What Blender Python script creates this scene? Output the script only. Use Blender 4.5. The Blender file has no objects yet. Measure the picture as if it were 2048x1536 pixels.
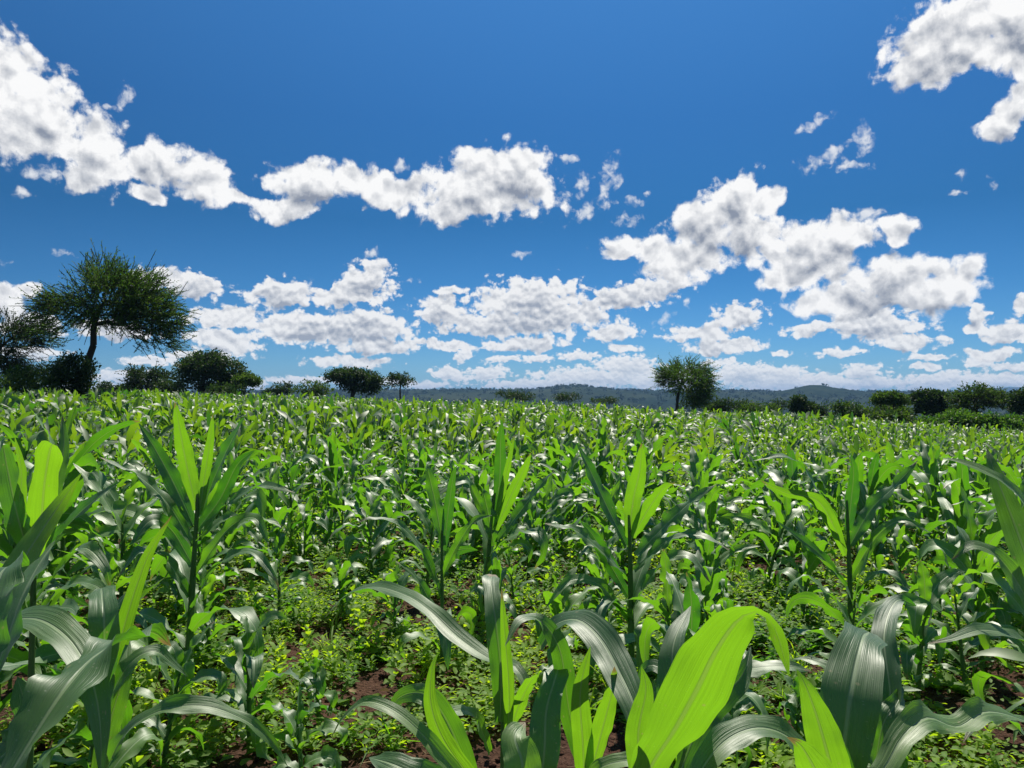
import bpy, math, random
import numpy as np

# ------------------------------------------------------------------ camera
SC = bpy.context.scene
F = 1547.0                       # focal length in pixels of the 2048 wide photograph
HOR = 790.0                      # image row of the true horizon
CAM_H = 1.72
cd = bpy.data.cameras.new("camera")
cd.sensor_width = 36.0
cd.lens = 36.0 * F / 2048.0
cd.clip_start = 0.05
cd.clip_end = 40000.0
cam = bpy.data.objects.new("camera", cd)
SC.collection.objects.link(cam)
cam.location = (0, 0, CAM_H)
PITCH = math.atan((HOR - 768.0) / F)
cam.rotation_euler = (math.radians(90) + PITCH, 0, 0)
SC.camera = cam

# ------------------------------------------------------------------ render
SC.view_settings.view_transform = 'Standard'
SC.view_settings.look = 'None'
SC.view_settings.exposure = 0.45
SC.view_settings.gamma = 1.0
cy = SC.cycles
cy.max_bounces = 6
cy.diffuse_bounces = 2
cy.glossy_bounces = 2
cy.transmission_bounces = 3
cy.transparent_max_bounces = 4
cy.volume_bounces = 0
cy.sample_clamp_indirect = 4.0
cy.caustics_reflective = False
cy.caustics_refractive = False

# ------------------------------------------------------------------ sun and sky
SUN_AZ, SUN_EL = 14.0, 56.0      # degrees to the right of the view, degrees up
sd = bpy.data.lights.new("sun", 'SUN')
sd.energy = 5.0
sd.angle = math.radians(0.5)
sd.color = (1.0, 0.94, 0.82)
sun = bpy.data.objects.new("sun", sd)
SC.collection.objects.link(sun)
sun.rotation_euler = (math.radians(90 - SUN_EL), 0, math.radians(180 - SUN_AZ))
sun.location = (0, 0, 30)

W = bpy.data.worlds.new("World")
SC.world = W
W.use_nodes = True
NT = W.node_tree
NT.nodes.clear()
W.cycles.sampling_method = 'MANUAL'
W.cycles.sample_map_resolution = 512


class G:
    """small helper that writes math into a node tree"""
    def __init__(s, nt):
        s.nt = nt

    def _in(s, sock, v):
        if isinstance(v, (int, float)):
            sock.default_value = v
        elif isinstance(v, tuple):
            sock.default_value = v if len(v) == len(sock.default_value) else (*v, 1.0)
        else:
            s.nt.links.new(v, sock)

    def m(s, op, a, b=None, c=None, clamp=False):
        n = s.nt.nodes.new('ShaderNodeMath'); n.operation = op; n.use_clamp = clamp
        s._in(n.inputs[0], a)
        if b is not None: s._in(n.inputs[1], b)
        if c is not None: s._in(n.inputs[2], c)
        return n.outputs[0]

    def v(s, op, a, b=None):
        n = s.nt.nodes.new('ShaderNodeVectorMath'); n.operation = op
        s._in(n.inputs[0], a)
        if b is not None: s._in(n.inputs[1 if op != 'SCALE' else 3], b)
        return n.outputs['Value'] if op in ('LENGTH', 'DOT_PRODUCT', 'DISTANCE') else n.outputs[0]

    def xyz(s, x, y, z=0.0):
        n = s.nt.nodes.new('ShaderNodeCombineXYZ')
        s._in(n.inputs[0], x); s._in(n.inputs[1], y); s._in(n.inputs[2], z)
        return n.outputs[0]

    def sep(s, a):
        n = s.nt.nodes.new('ShaderNodeSeparateXYZ'); s._in(n.inputs[0], a)
        return n.outputs

    def noise(s, vec, scale, detail=4, rough=0.5, lac=2.0, dist=0.0, dim='3D', out=0):
        n = s.nt.nodes.new('ShaderNodeTexNoise'); n.noise_dimensions = dim
        s._in(n.inputs['Vector'], vec)
        n.inputs['Scale'].default_value = scale; n.inputs['Detail'].default_value = detail
        n.inputs['Roughness'].default_value = rough; n.inputs['Lacunarity'].default_value = lac
        n.inputs['Distortion'].default_value = dist
        return n.outputs[out]

    def voro(s, vec, scale, detail=0, smooth=None, dim='2D', rough=.5):
        n = s.nt.nodes.new('ShaderNodeTexVoronoi'); n.voronoi_dimensions = dim
        n.feature = 'SMOOTH_F1' if smooth else 'F1'
        s._in(n.inputs['Vector'], vec)
        n.inputs['Scale'].default_value = scale
        n.inputs['Detail'].default_value = detail
        n.inputs['Roughness'].default_value = rough
        if smooth: n.inputs['Smoothness'].default_value = smooth
        return n.outputs['Distance']

    def ss(s, x, lo, hi, a=0.0, b=1.0):
        n = s.nt.nodes.new('ShaderNodeMapRange'); n.interpolation_type = 'SMOOTHSTEP'
        s._in(n.inputs[0], x); s._in(n.inputs[1], lo); s._in(n.inputs[2], hi)
        n.inputs[3].default_value = a; n.inputs[4].default_value = b
        return n.outputs[0]

    def lin(s, x, lo, hi, a=0.0, b=1.0):
        n = s.nt.nodes.new('ShaderNodeMapRange')
        s._in(n.inputs[0], x); s._in(n.inputs[1], lo); s._in(n.inputs[2], hi)
        n.inputs[3].default_value = a; n.inputs[4].default_value = b
        return n.outputs[0]

    def mix(s, f, a, b, mode='MIX'):
        n = s.nt.nodes.new('ShaderNodeMix'); n.data_type = 'RGBA'; n.blend_type = mode
        s._in(n.inputs[0], f); s._in(n.inputs[6], a); s._in(n.inputs[7], b)
        return n.outputs[2]


def az_el(px, py):
    dx, dz = (px - 1024.0) / F, (HOR - py) / F
    # the camera is pitched up a little: rotate the ray back into the world
    return math.atan2(dx, 1.0), math.atan2(dz, math.hypot(1.0, dx))

# clouds: centre column, centre row, half width, half height in photo pixels, turn in degrees; turned into angles of the sky
CL_HIGH = [
    (-30, 150, 125, 90, 20), (85, 225, 115, 80, 40), (185, 305, 85, 68, 30), (165, 352, 45, 30, 20), (315, 328, 95, 48, 4), (415, 358, 80, 38, 28),
    (472, 394, 46, 16, 12), (-10, 250, 90, 50, 20), (290, 388, 40, 20, 0),
    (610, 362, 75, 44, -10), (570, 415, 62, 30, -8), (720, 362, 75, 32, 4), (800, 385, 75, 26, -22),
    (945, 368, 130, 56, -14), (1045, 355, 85, 60, 20), (925, 415, 85, 30, 0), (985, 322, 85, 34, 0),
    (1905, 68, 145, 72, -16), (2040, 50, 90, 85, 0), (1865, 120, 100, 38, -5), (2012, 240, 62, 34, -42), (2050, 190, 34, 28, 0),
    (1470, 395, 75, 48, -25), (1400, 448, 85, 50, -32), (1320, 502, 115, 32, 4), (1360, 520, 90, 42, 0), (1250, 505, 50, 16, -5),
    (1500, 462, 80, 55, 20), (1530, 405, 40, 26, -25), (1625, 500, 115, 56, 8), (1690, 475, 75, 42, 14), (1590, 550, 70, 28, -12),
    (1802, 460, 42, 25, 14), (1790, 560, 130, 58, 12), (1885, 575, 80, 52, -10), (1700, 600, 110, 34, 0), (1935, 560, 30, 45, 28),
     (10, 600, 45, 36, 0), (60, 585, 30, 20, 0),
]
CL_WISP = [
    (1658, 312, 66, 17, -14), (1728, 285, 20, 32, -15), (1625, 246, 38, 9, -22), (1700, 330, 44, 10, 0), (240, 192, 17, 26, 25), (215, 210, 18, 6, 0), (122, 508, 28, 9, 0), (746, 503, 17, 13, 0),
    (1158, 372, 30, 19, -25), (1222, 362, 20, 46, 6), (1172, 422, 42, 16, -30), (1256, 438, 24, 12, 0), (1272, 404, 20, 10, 10), (1132, 314, 26, 9, 10), (1298, 384, 14, 7, 0),
    (1922, 350, 16, 7, 0), (1988, 368, 8, 15, 0), (1922, 382, 22, 7, 0), (10, 527, 18, 9, 0), (1040, 509, 20, 7, 0), (460, 570, 14, 8, 0), (800, 328, 14, 14, 0), (815, 563, 22, 7, -15),
    (1737, 424, 48, 10, 3), (90, 345, 60, 16, 0), (40, 385, 20, 12, 0), (1570, 588, 7, 14, 0), (1330, 640, 22, 12, -20), (1375, 605, 12, 10, 0),
]
CL_MID = [
    (370, 566, 80, 26, 8), (570, 590, 80, 32, -6), (735, 562, 52, 46, -25), (700, 590, 90, 26, -6), (900, 579, 38, 10, 0), (450, 636, 100, 22, 0),
    (600, 655, 120, 34, 4), (730, 652, 105, 40, 4), (450, 684, 84, 24, 8), (885, 622, 55, 34, 0), (1060, 600, 118, 46, -3), (1010, 645, 165, 30, 0),
    (1120, 632, 110, 34, 0), (1260, 592, 120, 30, -12), (1350, 570, 50, 16, -15), (1640, 655, 80, 15, -6), (1755, 650, 100, 36, 3), (1815, 684, 75, 16, 2),
    (1482, 632, 56, 28, 0), (1400, 666, 80, 17, -4), (1440, 693, 84, 19, -3), (1226, 665, 58, 18, -3), (1247, 697, 35, 11, 0), (1050, 687, 84, 17, -4),
    (1955, 628, 24, 26, -20), (1950, 656, 28, 12, 0), (2015, 668, 60, 26, 0), (2044, 610, 22, 20, 0), (1990, 705, 60, 14, 0), (700, 725, 105, 13, 0), (740, 690, 90, 18, 0),
    (880, 690, 80, 12, 5), (60, 650, 80, 24, 0), (230, 660, 90, 20, 0), (300, 560, 50, 22, 0),
]
CL_LOW = [
    (400, 712, 80, 10, 0), (300, 722, 60, 9, 0), (250, 752, 70, 14, 0), (60, 705, 80, 12, 0), (1160, 711, 48, 9, 0), (1561, 707, 22, 6, 0), (1680, 705, 54, 9, -3),
    (1010, 718, 40, 8, -5), (925, 712, 22, 12, -30), (975, 745, 44, 15, 0), (900, 748, 40, 14, 10), (1075, 718, 34, 8, 0), (1250, 735, 70, 26, 0), (1180, 757, 130, 24, 0), (1330, 760, 100, 22, 0),
    (1500, 750, 100, 24, 4), (1440, 725, 40, 9, 0), (1600, 765, 170, 20, 0), (1560, 745, 70, 12, 0), (1720, 745, 50, 17, -4), (1740, 765, 70, 15, 0), (1880, 762, 110, 20, -4), (2000, 762, 90, 18, 0),
    (1965, 722, 40, 13, 0), (1860, 716, 50, 7, 0), (1850, 733, 40, 7, 0), (2030, 735, 60, 10, 0), (600, 760, 80, 9, 0), (480, 770, 60, 8, 0), (780, 765, 60, 7, 0), (850, 770, 60, 8, 0),
    (1060, 770, 120, 10, 0), (200, 775, 120, 9, 0),
]
# clouds in the rest of the sky, outside the photograph, so that light and reflections stay those of a half clouded sky
_r = random.Random(5)
CL_BACK = [(_r.uniform(math.radians(45), math.radians(315)), _r.uniform(0.12, 0.75), _r.uniform(.12, .4), _r.uniform(.05, .13), _r.uniform(-15, 15)) for _ in range(16)]

class Cur: pass
cur_ = Cur()
g = G(NT)
tc = NT.nodes.new('ShaderNodeTexCoord')
D = g.v('NORMALIZE', tc.outputs['Generated'])
dx, dy, dz = g.sep(D)
AZ = g.m('ARCTAN2', dx, dy)
EL = g.m('ARCSINE', dz)
P = g.xyz(AZ, EL)


def warp(P, scale, amp, seed, detail=2.0):
    n = g.noise(g.v('ADD', P, (seed, seed * 1.7, 0)), scale, detail=detail, rough=.55, dim='2D', out=1)
    o = g.v('SCALE', g.v('SUBTRACT', n, (.5, .5, .5)), amp)
    return g.v('MULTIPLY', g.v('ADD', P, o), (1, 1, 0))


def blobs(P, lst, k=0.22, angles=False):
    cur = None                   # the running minimum rides along in z, which keeps the node chain sequential
    px_, py_, _z = g.sep(P)
    for (cx, cy_, rx, ry, rot) in lst:
        if angles:
            a, e, hx, hy = cx, cy_, rx, ry
            if a > math.pi: a -= 2 * math.pi
        else:
            a, e = az_el(cx, cy_)
            hx, hy = rx / F * math.cos(a) ** 2 * 1.12, ry / F * math.cos(a) * 1.13
        n = g.nt.nodes.new('ShaderNodeMapping'); n.vector_type = 'TEXTURE'
        g._in(n.inputs['Vector'], P if cur is None else g.xyz(px_, py_, cur))
        n.inputs['Location'].default_value = (a, e, 0)
        n.inputs['Rotation'].default_value = (0, 0, -math.radians(rot))
        n.inputs['Scale'].default_value = (hx, hy, 1e6)
        l = g.v('LENGTH', n.outputs[0])
        cur = l if cur is None else g.m('SMOOTH_MIN', cur, l, k)
    return g.m('SUBTRACT', 1.0, cur)


def layer(lst, wscale, wamp, nscale, amp, up, seed, lo, hi, white, grey, relief, flat=1.0, angles=False):
    Pw = warp(P, wscale, wamp, seed)
    d = blobs(Pw, lst, angles=angles)
    d2 = blobs(g.v('ADD', Pw, (up * .25, up, 0)), lst, angles=angles)
    Pn = g.v('MULTIPLY', g.v('ADD', P, (seed, 0, 0)), (1.0, flat, 1.0))
    Pn = g.v('ADD', Pn, g.v('SCALE', g.v('SUBTRACT', Pw, P), .6))
    def puff(Pq):
        f = g.noise(Pq, nscale, detail=8, rough=.64, dim='2D')
        vo = g.voro(Pq, nscale * 1.3, detail=2.0, rough=.5)
        return g.m('ADD', g.m('MULTIPLY', g.m('SUBTRACT', f, .5), 1.7), g.m('MULTIPLY', g.m('SUBTRACT', .42, vo), .55))
    n1 = puff(Pn)
    hold = g.ss(d, -.6, -.05)
    den = g.m('ADD', d, g.m('MULTIPLY', g.m('MULTIPLY', n1, amp), hold))
    alpha = g.ss(den, lo, hi)
    # relief of the billows: brighter where the cloud falls away towards the sun
    e = .30 / nscale
    def soft(Pq):
        f = g.noise(Pq, nscale * .9, detail=6, rough=.6, dim='2D')
        vo = g.voro(Pq, nscale * 1.3, detail=1.0, rough=.5)
        return g.m('ADD', g.m('MULTIPLY', f, 1.3), g.m('MULTIPLY', vo, -.45))
    rel = g.m('MULTIPLY', g.m('SUBTRACT', soft(Pn), soft(g.v('ADD', Pn, (e * .25, e, 0)))), relief)
    big = g.noise(Pn, nscale * .33, detail=2, dim='2D')
    core = g.ss(g.m('ADD', d2, g.m('MULTIPLY', g.m('SUBTRACT', big, .5), 1.3)), .05, 1.35)
    thin = g.ss(den, lo, hi + .55, .20, 0.0)
    lit = g.m('ADD', g.m('ADD', g.m('SUBTRACT', .86, g.m('MULTIPLY', core, .88)), rel), thin, clamp=True)
    col = g.mix(lit, grey, white)
    return alpha, col


sky = NT.nodes.new('ShaderNodeTexSky')
sky.sky_type = 'NISHITA'
sky.sun_disc = False
sky.sun_elevation = math.radians(SUN_EL)
sky.sun_rotation = math.radians(SUN_AZ)
sky.altitude = 1200
sky.air_density = 1.0
sky.dust_density = 0.35
sky.ozone_density = 3.0
SKY_S = 0.1 / 2 ** 0.45
rp = NT.nodes.new('ShaderNodeValToRGB')
NT.links.new(EL, rp.inputs[0])
el_ = rp.color_ramp.elements
STOPS = [(0.0, (.40, .68, 1.0)), (.06, (.27, .58, .90)), (.13, (.17, .48, .76)), (.22, (.115, .40, .62)), (.34, (.16, .48, .74)), (.52, (.28, .70, .98))]
for q, (p_, c_) in enumerate(STOPS):
    e_ = el_[q] if q < 2 else el_.new(p_)
    e_.position = p_; e_.color = (*c_, 1)
base = g.mix(1.0, sky.outputs[0], rp.outputs[0], 'MULTIPLY')
_sd = (math.sin(math.radians(SUN_AZ)) * math.cos(math.radians(SUN_EL)), math.cos(math.radians(SUN_AZ)) * math.cos(math.radians(SUN_EL)), math.sin(math.radians(SUN_EL)))
base = g.v('SCALE', base, g.lin(g.v('DOT_PRODUCT', D, _sd), .45, .90, .82, 1.12))
WH = 0.98 / SKY_S / 2 ** 0.45
def C(r, gg, b): return (r * WH, gg * WH, b * WH)
out = base
LAYERS = [
    (CL_BACK, dict(wscale=6, wamp=.10, nscale=9, amp=.9, up=.04, seed=7.3, lo=.0, hi=.3, white=C(.9, .9, .9), grey=C(.5, .53, .6), relief=.8, angles=True), 1.0),
    (CL_LOW, dict(wscale=55, wamp=.010, nscale=88, amp=.82, up=.0055, seed=3.1, lo=-.18, hi=.22, white=C(.97, .97, .97), grey=C(.58, .64, .72), relief=1.1, flat=1.4), .97),
    (CL_MID, dict(wscale=30, wamp=.014, nscale=50, amp=.85, up=.010, seed=1.7, lo=-.13, hi=.19, white=C(.95, .95, .95), grey=C(.36, .40, .48), relief=1.3, flat=1.2), .97),
    (CL_HIGH, dict(wscale=17, wamp=.020, nscale=27, amp=.84, up=.022, seed=0.4, lo=-.16, hi=.20, white=C(1.0, 1.0, 1.0), grey=C(.27, .31, .39), relief=1.35), 1.0),
    (CL_WISP, dict(wscale=60, wamp=.012, nscale=45, amp=1.6, up=.004, seed=2.2, lo=-.25, hi=.95, white=C(.92, .93, .95), grey=C(.75, .8, .85), relief=.6), .85),
]


def extent(b, angles):
    cx, cy_, rx, ry, rot = b
    if angles:
        a = cx - 2 * math.pi if cx > math.pi else cx
        e, hx, hy = cy_, rx, ry
    else:
        a, e = az_el(cx, cy_)
        hx, hy = rx / F * 1.12, ry / F * 1.15
    c, s_ = abs(math.cos(math.radians(rot))), abs(math.sin(math.radians(rot)))
    k = 1.45
    return a, e, (hx * c + hy * s_) * k, (hx * s_ + hy * c) * k


def select(a0, a1, e0, e1, lists):
    mine = []
    for (lst, kw, op), sel in zip(LAYERS, lists):
        pad = kw['wamp'] * .6 + kw['up']
        keep = []
        for b in sel:
            a, e, hx, hy = extent(b, kw.get('angles'))
            if a + hx + pad > a0 and a - hx - pad < a1 and e + hy + pad > e0 and e - hy - pad < e1:
                keep.append(b)
        mine.append(keep)
    return mine


def sky_leaf(mine):
    global g, P
    if not any(mine):
        out = base
    else:
        ng = bpy.data.node_groups.new('sky_patch', 'ShaderNodeTree')
        ng.interface.new_socket('angles', in_out='INPUT', socket_type='NodeSocketVector')
        ng.interface.new_socket('clear', in_out='INPUT', socket_type='NodeSocketColor')
        ng.interface.new_socket('colour', in_out='OUTPUT', socket_type='NodeSocketColor')
        gi = ng.nodes.new('NodeGroupInput'); go = ng.nodes.new('NodeGroupOutput')
        g0, P0 = g, P
        g, P = G(ng), gi.outputs[0]
        out = gi.outputs[1]
        for (lst, kw, op), sel in zip(LAYERS, mine):
            if not sel: continue
            al, col = layer(sel, **kw)
            out = g.mix(g.m('MULTIPLY', al, op) if op < 1 else al, out, col)
        ng.links.new(out, go.inputs[0])
        g, P = g0, P0
        gn = NT.nodes.new('ShaderNodeGroup'); gn.node_tree = ng
        NT.links.new(P, gn.inputs[0]); NT.links.new(base, gn.inputs[1])
        out = gn.outputs[0]
    bg = NT.nodes.new('ShaderNodeBackground')
    NT.links.new(out, bg.inputs[0])
    bg.inputs[1].default_value = SKY_S
    return bg.outputs[0]


def split(sock_a, sock_b, f):
    mx = NT.nodes.new('ShaderNodeMixShader')
    NT.links.new(f, mx.inputs[0]); NT.links.new(sock_a, mx.inputs[1]); NT.links.new(sock_b, mx.inputs[2])
    return mx.outputs[0]


def bands(edges, axis, leaves):
    """binary tree over sorted edges"""
    if len(leaves) == 1: return leaves[0]
    k = len(leaves) // 2
    return split(bands(edges[:k], axis, leaves[:k]), bands(edges[k:], axis, leaves[k:]), g.m('GREATER_THAN', axis, edges[k]))


every = [l for l, _, _ in LAYERS]
EE = [0.0, .052, .125, .26, .60]
AA = {0: [-.70, -.1, .3, .70], 1: [-.70, -.2, .15, .70], 2: [-.70, 0.1, .35, .70], 3: [-.70, -.2, .35, .70]}
rows = []
for r_ in range(4):
    lv = [sky_leaf(select(AA[r_][q], AA[r_][q + 1], EE[r_], EE[r_ + 1], every)) for q in range(3)]
    rows.append(bands(AA[r_][:3], AZ, lv))
front = bands(EE[:4], EL, rows)
rest = sky_leaf([CL_BACK, [], [], [], []])
f1 = g.m('LESS_THAN', g.m('ABSOLUTE', AZ), .70)
f2 = g.m('LESS_THAN', EL, .60)
surface = split(rest, front, g.m('MULTIPLY', f1, f2))
wo = NT.nodes.new('ShaderNodeOutputWorld')
NT.links.new(surface, wo.inputs[0])

# ------------------------------------------------------------------ helpers
rng = np.random.default_rng(11)
COL = SC.collection


def at(px, py, d):
    """point that stands at column px, row py of the photograph, d metres ahead"""
    return np.array([(px - 1024.0) / F * d, d, CAM_H + (HOR - py) / F * d])


def mesh_obj(name, V, faces, mat, parent=None, uv=None, tint=None, smooth=True, colname=None):
    """faces: (n,4) or (n,3) int array"""
    me = bpy.data.meshes.new(name)
    V = np.asarray(V, dtype=np.float32).reshape(-1, 3)
    faces = np.asarray(faces, dtype=np.int32)
    k = faces.shape[1]
    me.vertices.add(len(V)); me.vertices.foreach_set('co', V.ravel())
    me.loops.add(faces.size); me.loops.foreach_set('vertex_index', faces.ravel())
    me.polygons.add(len(faces))
    me.polygons.foreach_set('loop_start', np.arange(0, faces.size, k, dtype=np.int32))
    me.polygons.foreach_set('loop_total', np.full(len(faces), k, dtype=np.int32))
    if smooth: me.polygons.foreach_set('use_smooth', np.ones(len(faces), dtype=bool))
    if uv is not None:
        l = me.uv_layers.new(name='UVMap')
        l.data.foreach_set('uv', np.asarray(uv, dtype=np.float32).reshape(-1, 2)[faces.ravel()].ravel())
    if tint is not None:
        a = me.attributes.new('tint', 'FLOAT', 'POINT')
        a.data.foreach_set('value', np.asarray(tint, dtype=np.float32).ravel())
    me.update(); me.validate()
    me.materials.append(mat)
    o = bpy.data.objects.new(name, me)
    COL.objects.link(o)
    if parent is not None: o.parent = parent
    return o


def tag(o, label=None, cat=None, group=None, kind=None):
    if label: o['label'] = label
    if cat: o['category'] = cat
    if group: o['group'] = group
    if kind: o['kind'] = kind
    return o


def empty(name, loc, rz=0.0):
    o = bpy.data.objects.new(name, None)
    o.location = tuple(float(q) for q in loc); o.rotation_euler = (0, 0, rz)
    o.empty_display_size = .1
    COL.objects.link(o)
    return o


def hash2(ix, iy, s):
    h = (ix.astype(np.int64) * 374761393 + iy.astype(np.int64) * 668265263 + s * 69069) & 0x7fffffff
    h = ((h ^ (h >> 13)) * 1274126177) & 0x7fffffff
    return ((h ^ (h >> 16)) & 0xffff) / 65535.0


def vnoise(x, y, s=0):
    ix, iy = np.floor(x), np.floor(y)
    fx, fy = x - ix, y - iy
    fx, fy = fx * fx * (3 - 2 * fx), fy * fy * (3 - 2 * fy)
    a, b = hash2(ix, iy, s), hash2(ix + 1, iy, s)
    c, d = hash2(ix, iy + 1, s), hash2(ix + 1, iy + 1, s)
    return (a * (1 - fx) + b * fx) * (1 - fy) + (c * (1 - fx) + d * fx) * fy


def fbm(x, y, oct=4, s=0, r=.5):
    v, a, t = 0, 1, 0
    for o in range(oct):
        v = v + a * vnoise(x * 2 ** o, y * 2 ** o, s + o); t += a; a *= r
    return v / t


def sstep(a, b, x):
    t = np.clip((x - a) / (b - a), 0, 1)
    return t * t * (3 - 2 * t)


def gz(x, y):
    """height of the ground: the field tips down to the right and ends on the rim of a wide valley"""
    x, y = np.asarray(x, float), np.asarray(y, float)
    r = np.hypot(x, y)
    z = -0.031 * 75 * np.tanh(x / 75) * sstep(2, 25, r)
    z = z + .25 * (fbm(x / 9, y / 9, 3, 3) - .5) * sstep(4, 20, r)
    z = z - 46 * sstep(95, 800, r) - .0 * x
    return z


def new_mat(name):
    m = bpy.data.materials.new(name); m.use_nodes = True
    nt = m.node_tree; nt.nodes.clear()
    return m, nt, G(nt)


def principled(nt, g, col, rough=.8, spec=.3, normal=None):
    b = nt.nodes.new('ShaderNodeBsdfPrincipled')
    g._in(b.inputs['Base Color'], col); g._in(b.inputs['Roughness'], rough)
    g._in(b.inputs['Specular IOR Level'], spec)
    if normal is not None: nt.links.new(normal, b.inputs['Normal'])
    return b


def finish(nt, sh):
    o = nt.nodes.new('ShaderNodeOutputMaterial'); nt.links.new(sh, o.inputs[0])


def bump(nt, g, h, dist, strength=1.0):
    b = nt.nodes.new('ShaderNodeBump'); b.inputs['Distance'].default_value = dist
    b.inputs['Strength'].default_value = strength
    nt.links.new(h, b.inputs['Height'])
    return b.outputs[0]


def attr(nt, name):
    a = nt.nodes.new('ShaderNodeAttribute'); a.attribute_name = name
    return a.outputs['Fac']


def leafy(name, c_lo, c_hi, t_lo, t_hi, tmix=.45, rough=.42, spec=.5, veins=False, coat=0):
    """leaf: glossy skin over diffuse tissue that lets light through; tint (per leaf) runs lo..hi"""
    m, nt, g = new_mat(name)
    tint = attr(nt, 'tint')
    gg = nt.nodes.new('ShaderNodeNewGeometry')
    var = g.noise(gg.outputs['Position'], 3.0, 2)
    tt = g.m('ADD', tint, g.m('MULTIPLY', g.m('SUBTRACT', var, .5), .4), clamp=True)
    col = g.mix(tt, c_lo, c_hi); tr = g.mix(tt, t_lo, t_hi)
    nrm = None; rg = rough
    if veins:
        uvn = nt.nodes.new('ShaderNodeUVMap'); uvn.uv_map = 'UVMap'
        u, v, _ = g.sep(uvn.outputs[0])
        au = g.m('ABSOLUTE', g.m('SUBTRACT', u, .5))
        rib = g.ss(au, .02, .055, 1.0, 0.0)
        st = g.noise(g.xyz(g.m('MULTIPLY', u, 34.0), g.m('MULTIPLY', v, 1.6), g.m('MULTIPLY', tint, 9.0)), 1.0, 3, .6)
        fine = g.m('SINE', g.m('MULTIPLY', u, 190.0))
        crease = g.noise(g.xyz(g.m('MULTIPLY', u, 9.0), g.m('MULTIPLY', v, 3.2), g.m('MULTIPLY', tint, 17.0)), 1.0, 2, .5)
        blot = g.noise(g.xyz(g.m('MULTIPLY', u, 3.0), g.m('MULTIPLY', v, 9.0), g.m('MULTIPLY', tint, 31.0)), 1.0, 4, .6)
        col = g.mix(g.m('MULTIPLY', g.ss(st, .35, .7), .5), col, g.v('SCALE', col, 1.55))
        col = g.mix(g.ss(blot, .45, .75, 0, .35), col, g.v('SCALE', col, .62))
        col = g.mix(g.m('MULTIPLY', rib, .9), col, (.30, .42, .20))
        tr = g.mix(g.ss(st, .35, .7, 0, .35), tr, g.v('SCALE', tr, .62))
        tr = g.mix(g.m('MULTIPLY', rib, .5), tr, (.25, .36, .06))
        # pale specks and nibbled dots
        sp = g.voro(g.xyz(g.m('MULTIPLY', u, 5.0), g.m('MULTIPLY', v, 50.0), 0.0), 1.0)
        keep = g.noise(g.xyz(g.m('MULTIPLY', u, 6.0), g.m('MULTIPLY', v, 22.0), g.m('MULTIPLY', tint, 5)), 1.0, 1)
        spk = g.m('MULTIPLY', g.ss(sp, .07, .12, 1.0, 0.0), g.ss(keep, .55, .62))
        col = g.mix(g.m('MULTIPLY', spk, .7), col, (.35, .40, .25))
        sc = g.voro(g.xyz(g.m('MULTIPLY', u, 2.2), g.m('MULTIPLY', v, 13.0), g.m('MULTIPLY', tint, 40.0)), 1.0, dim='3D')
        scar = g.ss(g.m('ADD', sc, g.m('MULTIPLY', blot, .12)), .12, .17, 1.0, 0.0)
        col = g.mix(g.m('MULTIPLY', scar, .6), col, (.33, .32, .14)); tr = g.mix(g.m('MULTIPLY', scar, .6), tr, (.42, .42, .10))
        dry = g.m('MULTIPLY', g.ss(g.m('ADD', v, g.m('MULTIPLY', g.m('SUBTRACT', blot, .5), .22)), .92, .98), g.ss(g.noise(g.xyz(g.m('MULTIPLY', tint, 83.0), 3.3, 1.1), 1.0, 0), .54, .60))
        col = g.mix(dry, col, (.30, .22, .09)); tr = g.mix(dry, tr, (.30, .22, .06))
        h = g.m('ADD', g.m('ADD', g.m('MULTIPLY', st, .8), g.m('MULTIPLY', crease, 2.6)), g.m('ADD', g.m('MULTIPLY', fine, .08), g.m('MULTIPLY', rib, -1.6)))
        nrm = bump(nt, g, h, .0016, .65)
        rg = g.m('ADD', g.m('ADD', g.m('MULTIPLY', blot, .30), g.m('MULTIPLY', st, .25)), rough - .27)
    b = principled(nt, g, col, rg, spec, nrm)
    if coat:
        b.inputs['Sheen Weight'].default_value = coat; b.inputs['Sheen Roughness'].default_value = .45; b.inputs['Sheen Tint'].default_value = (.7, 1.0, .75, 1)
        b.inputs['Coat Weight'].default_value = .75; b.inputs['Coat Roughness'].default_value = .50
    t = nt.nodes.new('ShaderNodeBsdfTranslucent'); nt.links.new(tr, t.inputs[0])
    if nrm is not None: nt.links.new(nrm, t.inputs[1])
    ms = nt.nodes.new('ShaderNodeMixShader'); ms.inputs[0].default_value = tmix
    nt.links.new(b.outputs[0], ms.inputs[1]); nt.links.new(t.outputs[0], ms.inputs[2])
    finish(nt, ms.outputs[0])
    return m


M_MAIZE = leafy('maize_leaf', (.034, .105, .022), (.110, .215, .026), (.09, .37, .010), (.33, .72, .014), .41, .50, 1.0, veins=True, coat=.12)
M_MAIZE_FAR = leafy('maize_leaf_far', (.028, .088, .020), (.105, .19, .024), (.09, .32, .012), (.44, .72, .016), .35, .62, .8, coat=.14)
M_STALK = leafy('maize_stalk', (.06, .14, .03), (.12, .22, .05), (.12, .34, .02), (.2, .45, .04), .15, .45, .4)
M_WEED = leafy('weed_leaf', (.050, .145, .022), (.15, .25, .025), (.17, .50, .012), (.62, .86, .015), .46, .6, .3)
M_ACACIA = leafy('acacia_leaf', (.034, .080, .024), (.088, .148, .034), (.06, .18, .015), (.18, .33, .02), .38, .6, .2)
M_DARKLEAF = leafy('dark_tree_leaf', (.022, .048, .020), (.052, .085, .026), (.03, .08, .012), (.08, .15, .015), .28, .6, .2)
M_BUSH = leafy('bush_leaf', (.030, .065, .018), (.075, .12, .025), (.05, .14, .015), (.16, .28, .02), .30, .6, .2)
M_HEDGE = leafy('hedge_leaf', (.035, .085, .020), (.080, .150, .025), (.07, .22, .015), (.20, .38, .02), .36, .5, .3)
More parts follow.
